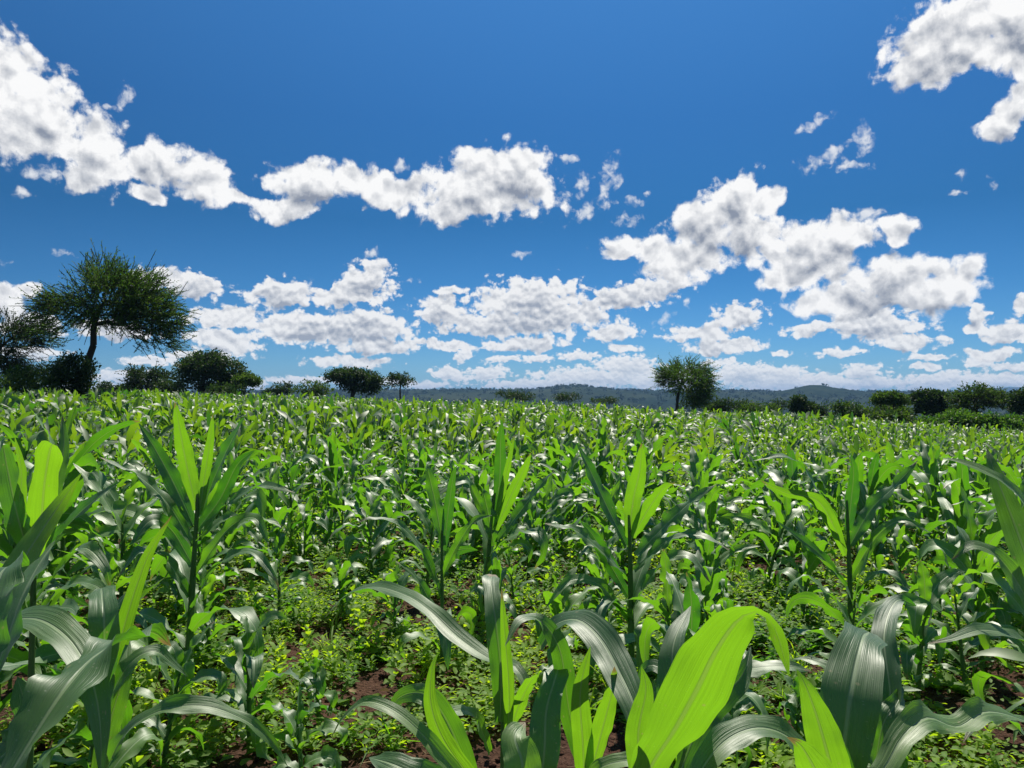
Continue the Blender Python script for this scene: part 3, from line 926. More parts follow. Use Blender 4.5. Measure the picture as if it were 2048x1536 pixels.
def leaf_batch(base, az, th0, D1, D2, tb, L, W, fold0, tw0, tw1, curl, ruff, rf, ph, NS, NC):
    n = len(az)
    t = np.linspace(0, 1, NS + 1)[None]
    c = lambda a: np.asarray(a, float)[:, None]
    th = c(th0) - c(D1) * t ** 1.25 - c(D2) / (1 + np.exp(-(t - c(tb)) / .05))
    phi = c(az) + c(curl) * t ** 1.5
    T = np.stack([np.cos(th) * np.cos(phi), np.cos(th) * np.sin(phi), np.sin(th)], -1)
    P = np.zeros((n, NS + 1, 3))
    P[:, 1:] = np.cumsum((T[:, 1:] + T[:, :-1]) * .5, 1) * (c(L) / NS)[..., None]
    P += np.asarray(base)[:, None]
    S = np.stack([-np.sin(phi), np.cos(phi), 0 * phi], -1) * -1
    # make the normal point to the upper side
    fold = c(fold0) * (1 - .55 * t)
    twist = c(tw0) + (c(tw1) - c(tw0)) * t
    return ribbon(P, T, S, np.asarray(W, float), fold, twist, np.asarray(ruff, float), np.asarray(rf, float), np.asarray(ph, float), NC)


def leaf_faces(n, K, C):
    one = grid_faces(K, C)
    return (np.arange(n) * K * C)[:, None, None] + one[None]


def plant_params(rnd, H, n=None, vigor=1.0, upright=0.0):
    """leaf parameters of one plant of height H (to the tip of its highest leaves)"""
    n = n or int(np.clip(round(7.5 + H * 3.6 + rnd.normal(0, .8)), 7, 13))
    i = np.arange(n); f = i / (n - 1)
    stalk = H * .60
    h = stalk * (.10 + .88 * f ** 1.1)
    plane = rnd.uniform(0, math.pi)
    az = plane + math.pi * (i % 2) + rnd.normal(0, .32, n)
    prof = np.interp(f, [0, .3, .65, .85, 1], [.5, .85, 1.05, .85, .55])
    L = H * .54 * prof * rnd.uniform(.85, 1.15, n) * vigor
    W = (.068 + .032 * H) * np.interp(f, [0, .4, .75, 1], [.62, 1.0, 1.08, .80]) * rnd.uniform(.88, 1.12, n)
    th0 = np.radians(np.interp(f, [0, .5, .8, 1], [42, 56, 66, 82]) + upright * 10 + rnd.normal(0, 6, n))
    D1 = np.radians(np.interp(f, [0, .5, .85, 1], [88, 92, 62, 16]) * rnd.uniform(.6, 1.4, n))
    D2 = np.where(rnd.random(n) < np.interp(f, [0, .7, 1], [.75, .65, .2]), np.radians(rnd.uniform(40, 120, n)), 0)
    tb = rnd.uniform(.45, .82, n)
    fold = np.radians(rnd.uniform(6, 28, n))
    tw0 = rnd.normal(0, .18, n); tw1 = rnd.normal(0, .75, n)
    curl = rnd.normal(0, .5, n)
    ruff = rnd.uniform(.15, .5, n); rf = rnd.uniform(2.2, 4.2, n); ph = rnd.uniform(0, 6.3, n)
    tint = np.clip(rnd.normal(.40, .2, n) + np.interp(f, [0, .2, 1], [.35, .05, .05]), 0, 1)
    return dict(h=h, az=az, th0=th0, D1=D1, D2=D2, tb=tb, L=L, W=W, fold=fold, tw0=tw0, tw1=tw1, curl=curl, ruff=ruff, rf=rf, ph=ph, tint=tint, stalk=stalk)


def stalk_mesh(rnd, top, r0, lean=(0, 0), sides=8, rings=11):
    t = np.linspace(0, 1, rings)
    r = r0 * (1 - .62 * t ** 1.3) * (1 + .10 * np.cos(t * rings * 1.9))
    r[0] *= 1.25
    an = np.arange(sides) * 2 * math.pi / sides
    V = np.zeros((rings, sides, 3))
    V[..., 0] = lean[0] * t[:, None] ** 1.4 + r[:, None] * np.cos(an) * 1.15
    V[..., 1] = lean[1] * t[:, None] ** 1.4 + r[:, None] * np.sin(an) * .9
    V[..., 2] = (t * (top + .04) - .04)[:, None]
    i = np.arange(rings - 1)[:, None] * sides; k = np.arange(sides); k2 = (k + 1) % sides
    Fc = np.stack([i + k, i + k2, i + sides + k2, i + sides + k], -1).reshape(-1, 4)
    return V.reshape(-1, 3), Fc, t, r


def plant_leaves(rnd, p, NS, NC, lean=(0, 0)):
    f = p['h'] / p['stalk']
    base = np.stack([lean[0] * f ** 1.4, lean[1] * f ** 1.4, p['h']], 1)
    return leaf_batch(base, p['az'], p['th0'], p['D1'], p['D2'], p['tb'], p['L'], p['W'], p['fold'], p['tw0'], p['tw1'], p['curl'], p['ruff'], p['rf'], p['ph'], NS, NC)


NS_, NC_ = 18, 6


def plant_object(seed, H, loc, rz, label, group=None, parts=True, name='maize_plant', n=None, lean=None, hero=None, **kw):
    rnd = np.random.default_rng(seed)
    p = plant_params(rnd, H, n, **kw)
    lean = lean if lean is not None else tuple(rnd.normal(0, .05 * H, 2))
    root = empty(name, loc, rz)
    tag(root, label, 'maize plant', group)
    SV, SF, _, _ = stalk_mesh(rnd, p['stalk'], .009 + .006 * H, lean)
    mesh_obj('stalk', SV, SF, M_STALK, root, tint=np.full(len(SV), .4))
    V, uv = plant_leaves(rnd, p, NS_, NC_, lean)
    Fc = grid_faces(NS_ + 1, NC_ + 1)
    for i in range(len(V)):
        mesh_obj('leaf', V[i], Fc, M_MAIZE, root, uv=uv[i], tint=np.full((NS_ + 1) * (NC_ + 1), p['tint'][i]))
    return root


def catmull(Q, K):
    Q = np.asarray(Q, float)
    Q = np.vstack([2 * Q[0] - Q[1], Q, 2 * Q[-1] - Q[-2]])
    out = []
    m = len(Q) - 3
    for u in np.linspace(0, m - 1e-6, K * 6):
        i = int(u); f = u - i
        a, b, c, d = Q[i:i + 4]
        out.append(.5 * (2 * b + (c - a) * f + (2 * a - 5 * b + 4 * c - d) * f ** 2 + (3 * b - a - 3 * c + d) * f ** 3))
    out = np.array(out)
    s = np.concatenate([[0], np.cumsum(np.linalg.norm(np.diff(out, axis=0), axis=1))])
    return np.stack([np.interp(np.linspace(0, s[-1], K), s, out[:, k]) for k in range(3)], 1)


def shaped_leaf(root, origin, pts, W, face, face1=None, tint=.4, fold=20, ruff=.15, rf=3.0, ph=None, tip=True, seed=0, blunt=False, label=None):
    """a leaf along given points (photo column, row, metres away); face: direction its upper side looks to"""
    K, NC = 34, 8
    W *= .90; ruff = ruff * 1.5 + .03
    P = catmull([at(*q) for q in pts], K)
    T = np.gradient(P, axis=0); T /= np.linalg.norm(T, axis=1, keepdims=True)
    f0 = np.array(face, float); f1 = np.array(face1 if face1 is not None else face, float)
    tt = np.linspace(0, 1, K)[:, None]
    Fd = f0 * (1 - tt) + f1 * tt
    S = np.cross(T, Fd); S /= np.linalg.norm(S, axis=1, keepdims=True)
    rnd = np.random.default_rng(seed + int(pts[0][0]) + 5000)
    ph = rnd.uniform(0, 6) if ph is None else ph
    WP = WPROF.copy()
    if blunt: WP[-3:] = (.85, .62, .30)
    V, uv = ribbon(P[None], T[None], S[None], np.array([W]), np.full((1, K), math.radians(fold)) * np.linspace(1, .5, K)[None], np.zeros((1, K)), np.array([ruff]), np.array([rf]), np.array([ph]), NC, WP)
    V = V[0] - np.asarray(origin)
    o = mesh_obj('leaf', V, grid_faces(K, NC + 1), M_MAIZE, root, uv=uv[0], tint=np.full(K * (NC + 1), tint))
    if label: o['label'] = label
    return o


def hero_plant(label, foot, leaves, stalk_px, seed, r0=.017, low=0):
    """foot: (column, row, distance) of its root; the row only serves to find x"""
    rnd = np.random.default_rng(seed)
    x = (foot[0] - 1024) / F * foot[1]; y = foot[1]
    z = float(near_z(x, y))
    o = np.array([x, y, z])
    root = empty('maize_plant', o)
    tag(root, label, 'maize plant')
    top = at(*stalk_px)
    H = top[2] - z
    SV, SF, _, _ = stalk_mesh(rnd, H, r0, (top[0] - x, top[1] - y))
    mesh_obj('stalk', SV, SF, M_STALK, root, tint=np.full(len(SV), .5))
    for k, l in enumerate(leaves):
        shaped_leaf(root, o, seed=seed * 10 + k, **l)
    if low:
        p = plant_params(rnd, H / .62, 11)
        for key in p:
            if key != 'stalk': p[key] = p[key][1:1 + low]
        V, uv = plant_leaves(rnd, p, NS_, NC_, (top[0] - x, top[1] - y))
        Fc = grid_faces(NS_ + 1, NC_ + 1)
        for i in range(len(V)):
            mesh_obj('leaf', V[i], Fc, M_MAIZE, root, uv=uv[i], tint=np.full((NS_ + 1) * (NC_ + 1), p['tint'][i]))
    return root


UPF = (0, -.45, .9)
CAMF = (0, -1, .15)
L = dict
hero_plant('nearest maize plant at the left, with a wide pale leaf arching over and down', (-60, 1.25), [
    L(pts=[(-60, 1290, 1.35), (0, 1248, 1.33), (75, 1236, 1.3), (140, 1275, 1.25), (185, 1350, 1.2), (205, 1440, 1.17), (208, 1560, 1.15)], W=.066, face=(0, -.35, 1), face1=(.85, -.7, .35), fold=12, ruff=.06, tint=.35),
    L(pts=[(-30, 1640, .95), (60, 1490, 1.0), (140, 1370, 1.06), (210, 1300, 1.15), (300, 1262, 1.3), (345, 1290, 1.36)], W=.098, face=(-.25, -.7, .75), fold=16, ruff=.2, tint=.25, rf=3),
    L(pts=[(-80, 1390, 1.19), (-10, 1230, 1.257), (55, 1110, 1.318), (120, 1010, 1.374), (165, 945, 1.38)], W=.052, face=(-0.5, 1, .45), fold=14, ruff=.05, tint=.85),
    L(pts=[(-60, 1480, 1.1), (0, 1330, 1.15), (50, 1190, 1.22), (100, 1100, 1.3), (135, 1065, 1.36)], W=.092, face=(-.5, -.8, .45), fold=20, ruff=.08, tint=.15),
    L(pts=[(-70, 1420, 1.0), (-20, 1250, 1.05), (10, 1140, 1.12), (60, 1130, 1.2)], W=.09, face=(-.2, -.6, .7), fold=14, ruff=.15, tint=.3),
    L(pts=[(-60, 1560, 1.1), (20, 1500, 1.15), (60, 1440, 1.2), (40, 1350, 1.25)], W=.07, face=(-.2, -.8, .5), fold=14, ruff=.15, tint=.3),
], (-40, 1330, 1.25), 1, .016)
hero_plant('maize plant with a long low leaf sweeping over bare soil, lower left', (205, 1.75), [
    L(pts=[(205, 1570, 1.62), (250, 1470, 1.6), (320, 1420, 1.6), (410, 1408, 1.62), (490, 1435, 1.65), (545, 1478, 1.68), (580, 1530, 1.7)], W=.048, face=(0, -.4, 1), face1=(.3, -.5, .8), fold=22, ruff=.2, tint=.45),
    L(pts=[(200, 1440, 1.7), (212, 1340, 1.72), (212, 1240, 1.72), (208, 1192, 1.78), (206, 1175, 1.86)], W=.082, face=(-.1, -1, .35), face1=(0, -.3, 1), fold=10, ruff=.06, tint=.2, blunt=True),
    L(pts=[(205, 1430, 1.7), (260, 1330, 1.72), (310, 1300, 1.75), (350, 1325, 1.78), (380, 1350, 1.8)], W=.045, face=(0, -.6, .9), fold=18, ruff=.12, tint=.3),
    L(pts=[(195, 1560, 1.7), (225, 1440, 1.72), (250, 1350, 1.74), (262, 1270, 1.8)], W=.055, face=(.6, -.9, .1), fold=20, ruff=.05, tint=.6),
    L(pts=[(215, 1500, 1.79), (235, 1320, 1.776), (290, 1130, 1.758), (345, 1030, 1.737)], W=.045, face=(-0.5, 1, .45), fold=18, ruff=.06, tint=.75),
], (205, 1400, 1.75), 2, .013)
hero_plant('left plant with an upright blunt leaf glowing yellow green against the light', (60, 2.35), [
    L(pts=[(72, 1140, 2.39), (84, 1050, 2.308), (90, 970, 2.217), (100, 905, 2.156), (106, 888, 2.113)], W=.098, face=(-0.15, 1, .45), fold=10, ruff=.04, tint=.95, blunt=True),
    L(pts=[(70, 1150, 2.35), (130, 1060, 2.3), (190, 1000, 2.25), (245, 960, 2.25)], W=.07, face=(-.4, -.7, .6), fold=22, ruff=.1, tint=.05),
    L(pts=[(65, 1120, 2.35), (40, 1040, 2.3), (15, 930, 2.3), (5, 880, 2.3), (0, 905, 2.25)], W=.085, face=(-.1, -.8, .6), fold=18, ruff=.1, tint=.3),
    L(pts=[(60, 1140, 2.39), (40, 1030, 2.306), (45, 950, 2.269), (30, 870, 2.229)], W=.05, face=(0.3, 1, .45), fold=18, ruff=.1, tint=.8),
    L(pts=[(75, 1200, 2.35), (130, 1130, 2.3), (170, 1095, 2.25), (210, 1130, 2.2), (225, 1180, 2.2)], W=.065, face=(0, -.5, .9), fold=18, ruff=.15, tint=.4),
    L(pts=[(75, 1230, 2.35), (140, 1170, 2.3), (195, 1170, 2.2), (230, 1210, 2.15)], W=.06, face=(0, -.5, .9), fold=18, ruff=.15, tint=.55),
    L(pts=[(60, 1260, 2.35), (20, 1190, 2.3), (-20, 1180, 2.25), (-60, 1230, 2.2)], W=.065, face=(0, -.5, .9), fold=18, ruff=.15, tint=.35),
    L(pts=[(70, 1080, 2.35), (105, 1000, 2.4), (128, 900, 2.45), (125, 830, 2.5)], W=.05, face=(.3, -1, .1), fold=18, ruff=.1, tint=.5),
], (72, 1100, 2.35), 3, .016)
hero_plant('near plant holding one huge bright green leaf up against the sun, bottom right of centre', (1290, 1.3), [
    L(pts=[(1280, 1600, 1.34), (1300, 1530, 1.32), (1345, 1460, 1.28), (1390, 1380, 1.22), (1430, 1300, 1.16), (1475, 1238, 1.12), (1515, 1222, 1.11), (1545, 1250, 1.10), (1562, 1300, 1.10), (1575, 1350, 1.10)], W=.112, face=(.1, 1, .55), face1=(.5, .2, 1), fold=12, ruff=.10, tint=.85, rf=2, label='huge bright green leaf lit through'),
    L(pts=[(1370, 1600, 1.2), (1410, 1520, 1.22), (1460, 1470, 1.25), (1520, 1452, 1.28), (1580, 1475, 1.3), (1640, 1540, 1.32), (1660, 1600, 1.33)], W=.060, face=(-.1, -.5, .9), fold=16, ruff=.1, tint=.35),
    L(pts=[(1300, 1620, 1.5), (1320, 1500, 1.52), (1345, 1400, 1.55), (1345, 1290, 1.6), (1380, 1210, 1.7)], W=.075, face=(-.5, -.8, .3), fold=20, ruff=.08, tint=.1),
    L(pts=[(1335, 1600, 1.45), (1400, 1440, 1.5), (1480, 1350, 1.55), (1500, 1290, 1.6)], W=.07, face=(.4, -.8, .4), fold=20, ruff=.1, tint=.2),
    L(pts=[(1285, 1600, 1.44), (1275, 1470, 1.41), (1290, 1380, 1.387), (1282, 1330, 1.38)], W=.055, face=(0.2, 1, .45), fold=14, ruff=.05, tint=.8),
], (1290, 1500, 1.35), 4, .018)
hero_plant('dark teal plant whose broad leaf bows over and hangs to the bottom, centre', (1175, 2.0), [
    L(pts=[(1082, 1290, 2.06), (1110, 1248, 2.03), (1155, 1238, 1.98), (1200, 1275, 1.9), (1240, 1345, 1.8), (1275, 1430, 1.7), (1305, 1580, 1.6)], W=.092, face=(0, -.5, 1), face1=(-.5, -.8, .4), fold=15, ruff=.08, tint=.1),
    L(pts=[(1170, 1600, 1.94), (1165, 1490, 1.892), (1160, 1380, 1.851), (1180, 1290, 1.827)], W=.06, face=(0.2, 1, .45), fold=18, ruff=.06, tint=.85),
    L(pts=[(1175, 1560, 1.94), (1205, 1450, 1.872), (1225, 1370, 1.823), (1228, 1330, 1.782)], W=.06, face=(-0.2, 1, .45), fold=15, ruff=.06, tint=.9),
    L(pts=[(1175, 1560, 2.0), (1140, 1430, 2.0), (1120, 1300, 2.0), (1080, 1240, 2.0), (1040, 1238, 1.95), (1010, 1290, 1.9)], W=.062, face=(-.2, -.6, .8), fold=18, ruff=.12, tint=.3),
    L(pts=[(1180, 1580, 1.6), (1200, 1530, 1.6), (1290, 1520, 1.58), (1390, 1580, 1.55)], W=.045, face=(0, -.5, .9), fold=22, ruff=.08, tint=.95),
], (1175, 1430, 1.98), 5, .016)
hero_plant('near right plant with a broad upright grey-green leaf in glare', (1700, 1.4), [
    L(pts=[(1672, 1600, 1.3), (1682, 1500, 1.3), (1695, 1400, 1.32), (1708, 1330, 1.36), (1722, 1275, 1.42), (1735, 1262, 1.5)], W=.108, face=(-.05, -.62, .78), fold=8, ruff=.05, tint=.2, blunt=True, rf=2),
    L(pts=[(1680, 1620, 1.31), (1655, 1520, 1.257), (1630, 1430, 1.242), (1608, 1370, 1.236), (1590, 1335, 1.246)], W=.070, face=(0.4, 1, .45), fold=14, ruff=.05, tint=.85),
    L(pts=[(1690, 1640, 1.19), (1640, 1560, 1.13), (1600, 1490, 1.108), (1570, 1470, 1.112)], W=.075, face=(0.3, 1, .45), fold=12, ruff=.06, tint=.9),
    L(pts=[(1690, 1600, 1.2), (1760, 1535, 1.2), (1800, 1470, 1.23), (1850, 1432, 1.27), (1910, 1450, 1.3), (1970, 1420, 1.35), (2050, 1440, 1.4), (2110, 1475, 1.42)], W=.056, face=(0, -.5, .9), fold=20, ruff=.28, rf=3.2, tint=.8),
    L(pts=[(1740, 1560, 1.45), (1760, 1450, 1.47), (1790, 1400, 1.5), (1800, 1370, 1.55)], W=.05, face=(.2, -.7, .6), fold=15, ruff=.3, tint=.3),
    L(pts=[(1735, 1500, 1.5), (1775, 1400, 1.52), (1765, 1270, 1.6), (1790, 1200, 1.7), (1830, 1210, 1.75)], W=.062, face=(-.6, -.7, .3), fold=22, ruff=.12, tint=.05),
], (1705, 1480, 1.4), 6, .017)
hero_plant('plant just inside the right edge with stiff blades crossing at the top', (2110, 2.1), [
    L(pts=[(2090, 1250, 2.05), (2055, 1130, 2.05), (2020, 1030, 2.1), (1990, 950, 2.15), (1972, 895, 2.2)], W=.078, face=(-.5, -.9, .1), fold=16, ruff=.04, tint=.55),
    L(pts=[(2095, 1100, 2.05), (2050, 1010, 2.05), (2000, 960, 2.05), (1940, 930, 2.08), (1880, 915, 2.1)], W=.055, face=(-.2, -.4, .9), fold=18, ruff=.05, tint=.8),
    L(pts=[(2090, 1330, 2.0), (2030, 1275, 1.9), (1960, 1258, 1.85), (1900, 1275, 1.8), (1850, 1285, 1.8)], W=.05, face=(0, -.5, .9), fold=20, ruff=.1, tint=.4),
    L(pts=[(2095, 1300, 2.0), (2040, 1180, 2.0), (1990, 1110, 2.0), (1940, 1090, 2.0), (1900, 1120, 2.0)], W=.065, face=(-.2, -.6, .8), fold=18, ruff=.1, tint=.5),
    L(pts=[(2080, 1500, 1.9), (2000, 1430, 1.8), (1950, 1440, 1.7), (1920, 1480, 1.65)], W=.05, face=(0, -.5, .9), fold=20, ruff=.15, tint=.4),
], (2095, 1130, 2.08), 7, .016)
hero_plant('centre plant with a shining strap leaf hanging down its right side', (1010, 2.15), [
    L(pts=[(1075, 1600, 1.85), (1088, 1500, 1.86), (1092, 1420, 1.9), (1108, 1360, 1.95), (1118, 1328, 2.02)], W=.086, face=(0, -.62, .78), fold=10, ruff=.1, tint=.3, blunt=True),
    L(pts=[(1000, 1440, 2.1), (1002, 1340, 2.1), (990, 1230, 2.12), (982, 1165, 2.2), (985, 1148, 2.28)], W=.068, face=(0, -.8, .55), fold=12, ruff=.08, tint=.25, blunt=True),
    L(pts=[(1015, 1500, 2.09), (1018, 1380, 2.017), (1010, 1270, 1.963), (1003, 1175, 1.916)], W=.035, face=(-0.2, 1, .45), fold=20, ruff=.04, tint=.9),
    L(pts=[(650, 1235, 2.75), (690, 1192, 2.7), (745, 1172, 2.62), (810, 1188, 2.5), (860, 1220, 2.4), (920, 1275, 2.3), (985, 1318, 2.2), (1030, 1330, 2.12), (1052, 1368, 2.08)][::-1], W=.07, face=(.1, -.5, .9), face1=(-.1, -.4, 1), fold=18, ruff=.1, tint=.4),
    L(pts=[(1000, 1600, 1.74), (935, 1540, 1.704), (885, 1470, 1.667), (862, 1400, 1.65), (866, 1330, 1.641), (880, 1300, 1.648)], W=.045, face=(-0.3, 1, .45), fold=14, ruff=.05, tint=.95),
    L(pts=[(955, 1600, 1.75), (930, 1520, 1.75), (890, 1430, 1.76), (850, 1385, 1.78), (800, 1392, 1.8), (775, 1440, 1.8)], W=.066, face=(-.1, -.5, .9), face1=(-.5, -.8, .2), fold=16, ruff=.1, tint=.5),
    L(pts=[(1030, 1640, 1.5), (1045, 1530, 1.5), (1030, 1470, 1.53), (1050, 1440, 1.58)], W=.085, face=(0, -.85, .5), fold=12, ruff=.06, tint=.9),
    L(pts=[(1000, 1620, 1.65), (930, 1560, 1.6), (820, 1440, 1.62), (740, 1400, 1.65), (690, 1430, 1.68), (665, 1470, 1.7)], W=.04, face=(0, -.5, .9), fold=22, ruff=.1, tint=.7),
    L(pts=[(980, 1500, 2.1), (950, 1430, 2.05), (910, 1420, 2.0), (870, 1460, 1.95)], W=.05, face=(0, -.5, .9), fold=18, ruff=.1, tint=.7),
    L(pts=[(1010, 1480, 2.14), (1050, 1380, 2.028), (1080, 1340, 1.916)], W=.05, face=(-0.2, 1, .45), fold=18, ruff=.1, tint=.8),
    L(pts=[(960, 1620, 1.4), (860, 1560, 1.35), (790, 1525, 1.35), (740, 1510, 1.4)], W=.07, face=(0, -.6, .8), fold=14, ruff=.1, tint=.3),
], (1008, 1300, 2.12), 8, .017)

# the plants one can pick out: column, row of the foot, row of the highest tip, look
FOOT = []
def foot_place(px, py):
    """where the ray through a photo pixel meets the ground"""
    d = CAM_H * F / (py - HOR)
    for _ in range(12):
        x = (px - 1024) / F * d
        d = (CAM_H - float(near_z(x, d))) * F / (py - HOR)
    return (px - 1024) / F * d, d

PICK = [
    (330, 1545, 1230, 'leafy young plant over the sweeping low leaf at the lower left', 0.2),
    (610, 1590, 1350, 'young plant at the bottom of the frame left of the bare soil', 0.2),
    (425, 1330, 1090, 'plant in the weeds just right of the tallest near plant', 0.1),
    (690, 1240, 1080, 'slight plant with arching leaves left of the slim tall one', 0.1),
    (1420, 1330, 1080, 'plant rising right behind the crest of the huge bright leaf', 0.2),
    (640, 1440, 1290, 'tiny young plant among the weeds right of the young bright one', 0.2),
    (560, 1240, 1050, 'small plant with pale curling leaves at the near end of the weedy patch', 0.1),
    (1450, 1480, 1240, 'small plant under the hanging tip of the huge bright leaf', 0.1),
    (1590, 1480, 1330, 'tiny plant on dark bare soil between the two big foreground leaves', 0.1),
    (790, 1290, 1110, 'thin young plant left of the slim tall one', 0.1),
    (503, 1500, 1175, 'young plant with bright upright leaves alone among the weeds, lower left', 0.3),
    (745, 1165, 955, 'small plant with narrow curved leaves in the middle of the weeds', 0.0),
    (1345, 1420, 1080, 'stocky plant squeezed behind the huge bright leaf', 0.0),
    (245, 1260, 900, 'leafy plant between the tallest near plant and the left edge', 0.0),
    (1530, 1180, 930, 'pale green plant at the head of the right weedy gap', 0.2),
    (1830, 1400, 1080, 'plant with crumpled drooping leaves behind the grey-green glare leaf', 0.0),
    (1960, 1330, 930, 'bushy plant crowding the right side under the crossing blades', 0.2),
    (675, 1060, 850, 'plant rising at the back end of the weedy patch, left one of two', 0.3),
    (585, 1120, 850, 'plant with a glossy folded leaf behind the tallest near plant', 0.3),
    (1055, 1150, 1000, 'little yellowish plant low among the weeds in the middle', 0.0),
    (1120, 1370, 1120, 'half-hidden plant behind the dark teal bowing leaf', 0.0),
    (1905, 1200, 880, 'plant with a big folded leaf shining at the right', 0.1),
    (130, 1230, 760, 'very tall plant at the left edge reaching the foot of the acacia', 0.3),
    (455, 1190, 880, 'plant in second row directly behind the tallest near plant', 0.1),
    (1420, 1190, 940, 'plant with arching grey leaves behind the bright lance leaf', 0.1),
    (1600, 1260, 1020, 'short plant standing in the right weedy gap', 0.0),
    (1165, 1160, 1010, 'short yellow-green plant left of the bright lance leaf', 0.0),
    (2035, 1250, 900, 'plant half cut by the right border of the field view', 0.1),
    (30, 1290, 880, 'plant half cut by the left border of the field view', 0.1),
]
for k, (px, py, top, lb, up) in enumerate(PICK):
    x, y = foot_place(px, py)
    H = (py - top) / F * y * 1.03
    z = float(near_z(x, y))
    plant_object(900 + k, max(H, .35), (x, y, z), 0.0, lb, upright=up * 2)
    FOOT.append((x, y))


def tall(label, foot, stalk_top, seed, leaves, r0=.018, low=6):
    """leaves: (points (column, row, metres nearer than the stalk), width, look)"""
    x, y = foot_place(*foot)
    FOOT.append((x, y))
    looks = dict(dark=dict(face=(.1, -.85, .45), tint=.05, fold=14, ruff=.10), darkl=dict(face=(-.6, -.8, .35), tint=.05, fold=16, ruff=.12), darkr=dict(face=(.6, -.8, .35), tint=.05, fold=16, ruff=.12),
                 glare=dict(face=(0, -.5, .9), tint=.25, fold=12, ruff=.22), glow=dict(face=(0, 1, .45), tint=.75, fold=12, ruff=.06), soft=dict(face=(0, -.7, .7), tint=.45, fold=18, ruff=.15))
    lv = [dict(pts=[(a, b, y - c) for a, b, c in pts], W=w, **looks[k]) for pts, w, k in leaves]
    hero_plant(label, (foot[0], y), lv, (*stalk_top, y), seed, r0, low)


tall('tallest near plant left of centre with dark leaves against the weeds', (378, 1400), (398, 985), 21, [
    ([(394, 1020, 0), (374, 930, .04), (360, 860, .12), (350, 803, .2)], .112, 'glow'),
    ([(402, 1030, 0), (432, 950, -.02), (462, 885, 0), (490, 832, .05)], .125, 'darkl'),
    ([(388, 1050, 0), (350, 970, 0), (315, 905, .05), (278, 846, .1)], .115, 'darkr'),
    ([(388, 1090, 0), (335, 1005, .05), (275, 950, .15), (200, 914, .3)], .10, 'glare'),
    ([(400, 1030, 0), (412, 940, .03), (421, 880, .1), (426, 828, .18)], .065, 'glow'),
    ([(396, 1080, 0), (450, 1015, .1), (520, 972, .2), (592, 985, .3)], .09, 'glare'),
    ([(384, 1220, 0), (432, 1135, .2), (500, 1102, .4), (548, 1150, .5), (560, 1180, .52)], .095, 'glare'),
    ([(382, 1190, 0), (335, 1120, .1), (285, 1100, .25), (240, 1150, .35)], .095, 'glare'),
    ([(392, 1150, 0), (455, 1060, .1), (510, 1035, .2), (540, 1090, .3)], .10, 'soft'),
    ([(388, 1130, 0), (345, 1060, 0), (305, 1040, .1), (262, 1090, .2)], .10, 'dark'),
    ([(395, 1060, 0), (440, 1000, -.05), (475, 930, -.05), (510, 900, 0)], .10, 'dark'),
], .022, 4)
tall('slim tall plant on a straight stalk at the edge of the weedy gap', (885, 1345), (884, 1060), 22, [
    ([(886, 1090, 0), (872, 1010, 0), (857, 945, .03), (847, 905, .1)], .095, 'glare'),
    ([(888, 1100, 0), (897, 1020, 0), (908, 945, .03), (916, 930, .05)], .075, 'dark'),
    ([(884, 1190, 0), (850, 1110, .1), (800, 1050, .2), (745, 1035, .3), (715, 1045, .33)], .085, 'glare'),
    ([(886, 1150, 0), (915, 1090, .1), (950, 1040, .2), (985, 1030, .25)], .085, 'soft'),
    ([(884, 1250, 0), (860, 1200, .1), (830, 1150, .15), (790, 1120, .2)], .075, 'glare'),
], .014, 3)
tall('tall plant with a dark spear-like top leaf near the middle', (968, 1240), (990, 985), 23, [
    ([(993, 1020, 0), (1000, 950, 0), (1001, 890, .03), (1004, 838, .08)], .11, 'dark'),
    ([(992, 1060, 0), (1025, 985, .1), (1050, 935, .2), (1062, 905, .3)], .10, 'glow'),
    ([(996, 1080, 0), (1050, 1010, 0), (1085, 965, .05), (1113, 938, .1)], .12, 'glare'),
    ([(988, 1090, 0), (975, 1020, .05), (965, 980, .1), (957, 966, .15)], .13, 'glare'),
    ([(986, 1060, 0), (950, 990, 0), (930, 960, .1), (880, 985, .2), (860, 1010, .25)], .09, 'soft'),
    ([(990, 1050, 0), (1010, 960, .1), (1025, 890, .2), (1030, 870, .22)], .06, 'glow'),
], .02, 6)
tall('tall plant right of centre with a bright lance leaf on top', (1262, 1345), (1258, 1020), 24, [
    ([(1258, 1075, 0), (1266, 1000, .05), (1279, 940, .15), (1283, 886, .25)], .125, 'glow'),
    ([(1252, 1090, 0), (1212, 1010, 0), (1182, 945, .03), (1152, 883, .08)], .12, 'darkr'),
    ([(1272, 1110, 0), (1330, 1050, 0), (1385, 1000, .05), (1435, 966, .12)], .13, 'glare'),
    ([(1264, 1075, 0), (1298, 1015, .1), (1328, 975, .2), (1350, 966, .25)], .11, 'glow'),
    ([(1250, 1150, 0), (1200, 1100, .1), (1150, 1060, .15), (1088, 1046, .25)], .105, 'glare'),
    ([(1255, 1190, 0), (1215, 1120, 0), (1185, 1070, .05), (1160, 1040, .1)], .10, 'dark'),
    ([(1266, 1210, 0), (1320, 1130, .2), (1375, 1110, .3), (1420, 1165, .4)], .10, 'glare'),
    ([(1256, 1240, 0), (1200, 1170, .2), (1140, 1160, .3), (1090, 1215, .4)], .09, 'soft'),
    ([(1268, 1140, 0), (1335, 1080, .1), (1400, 1070, .2), (1460, 1100, .3)], .09, 'glare'),
], .02, 4)
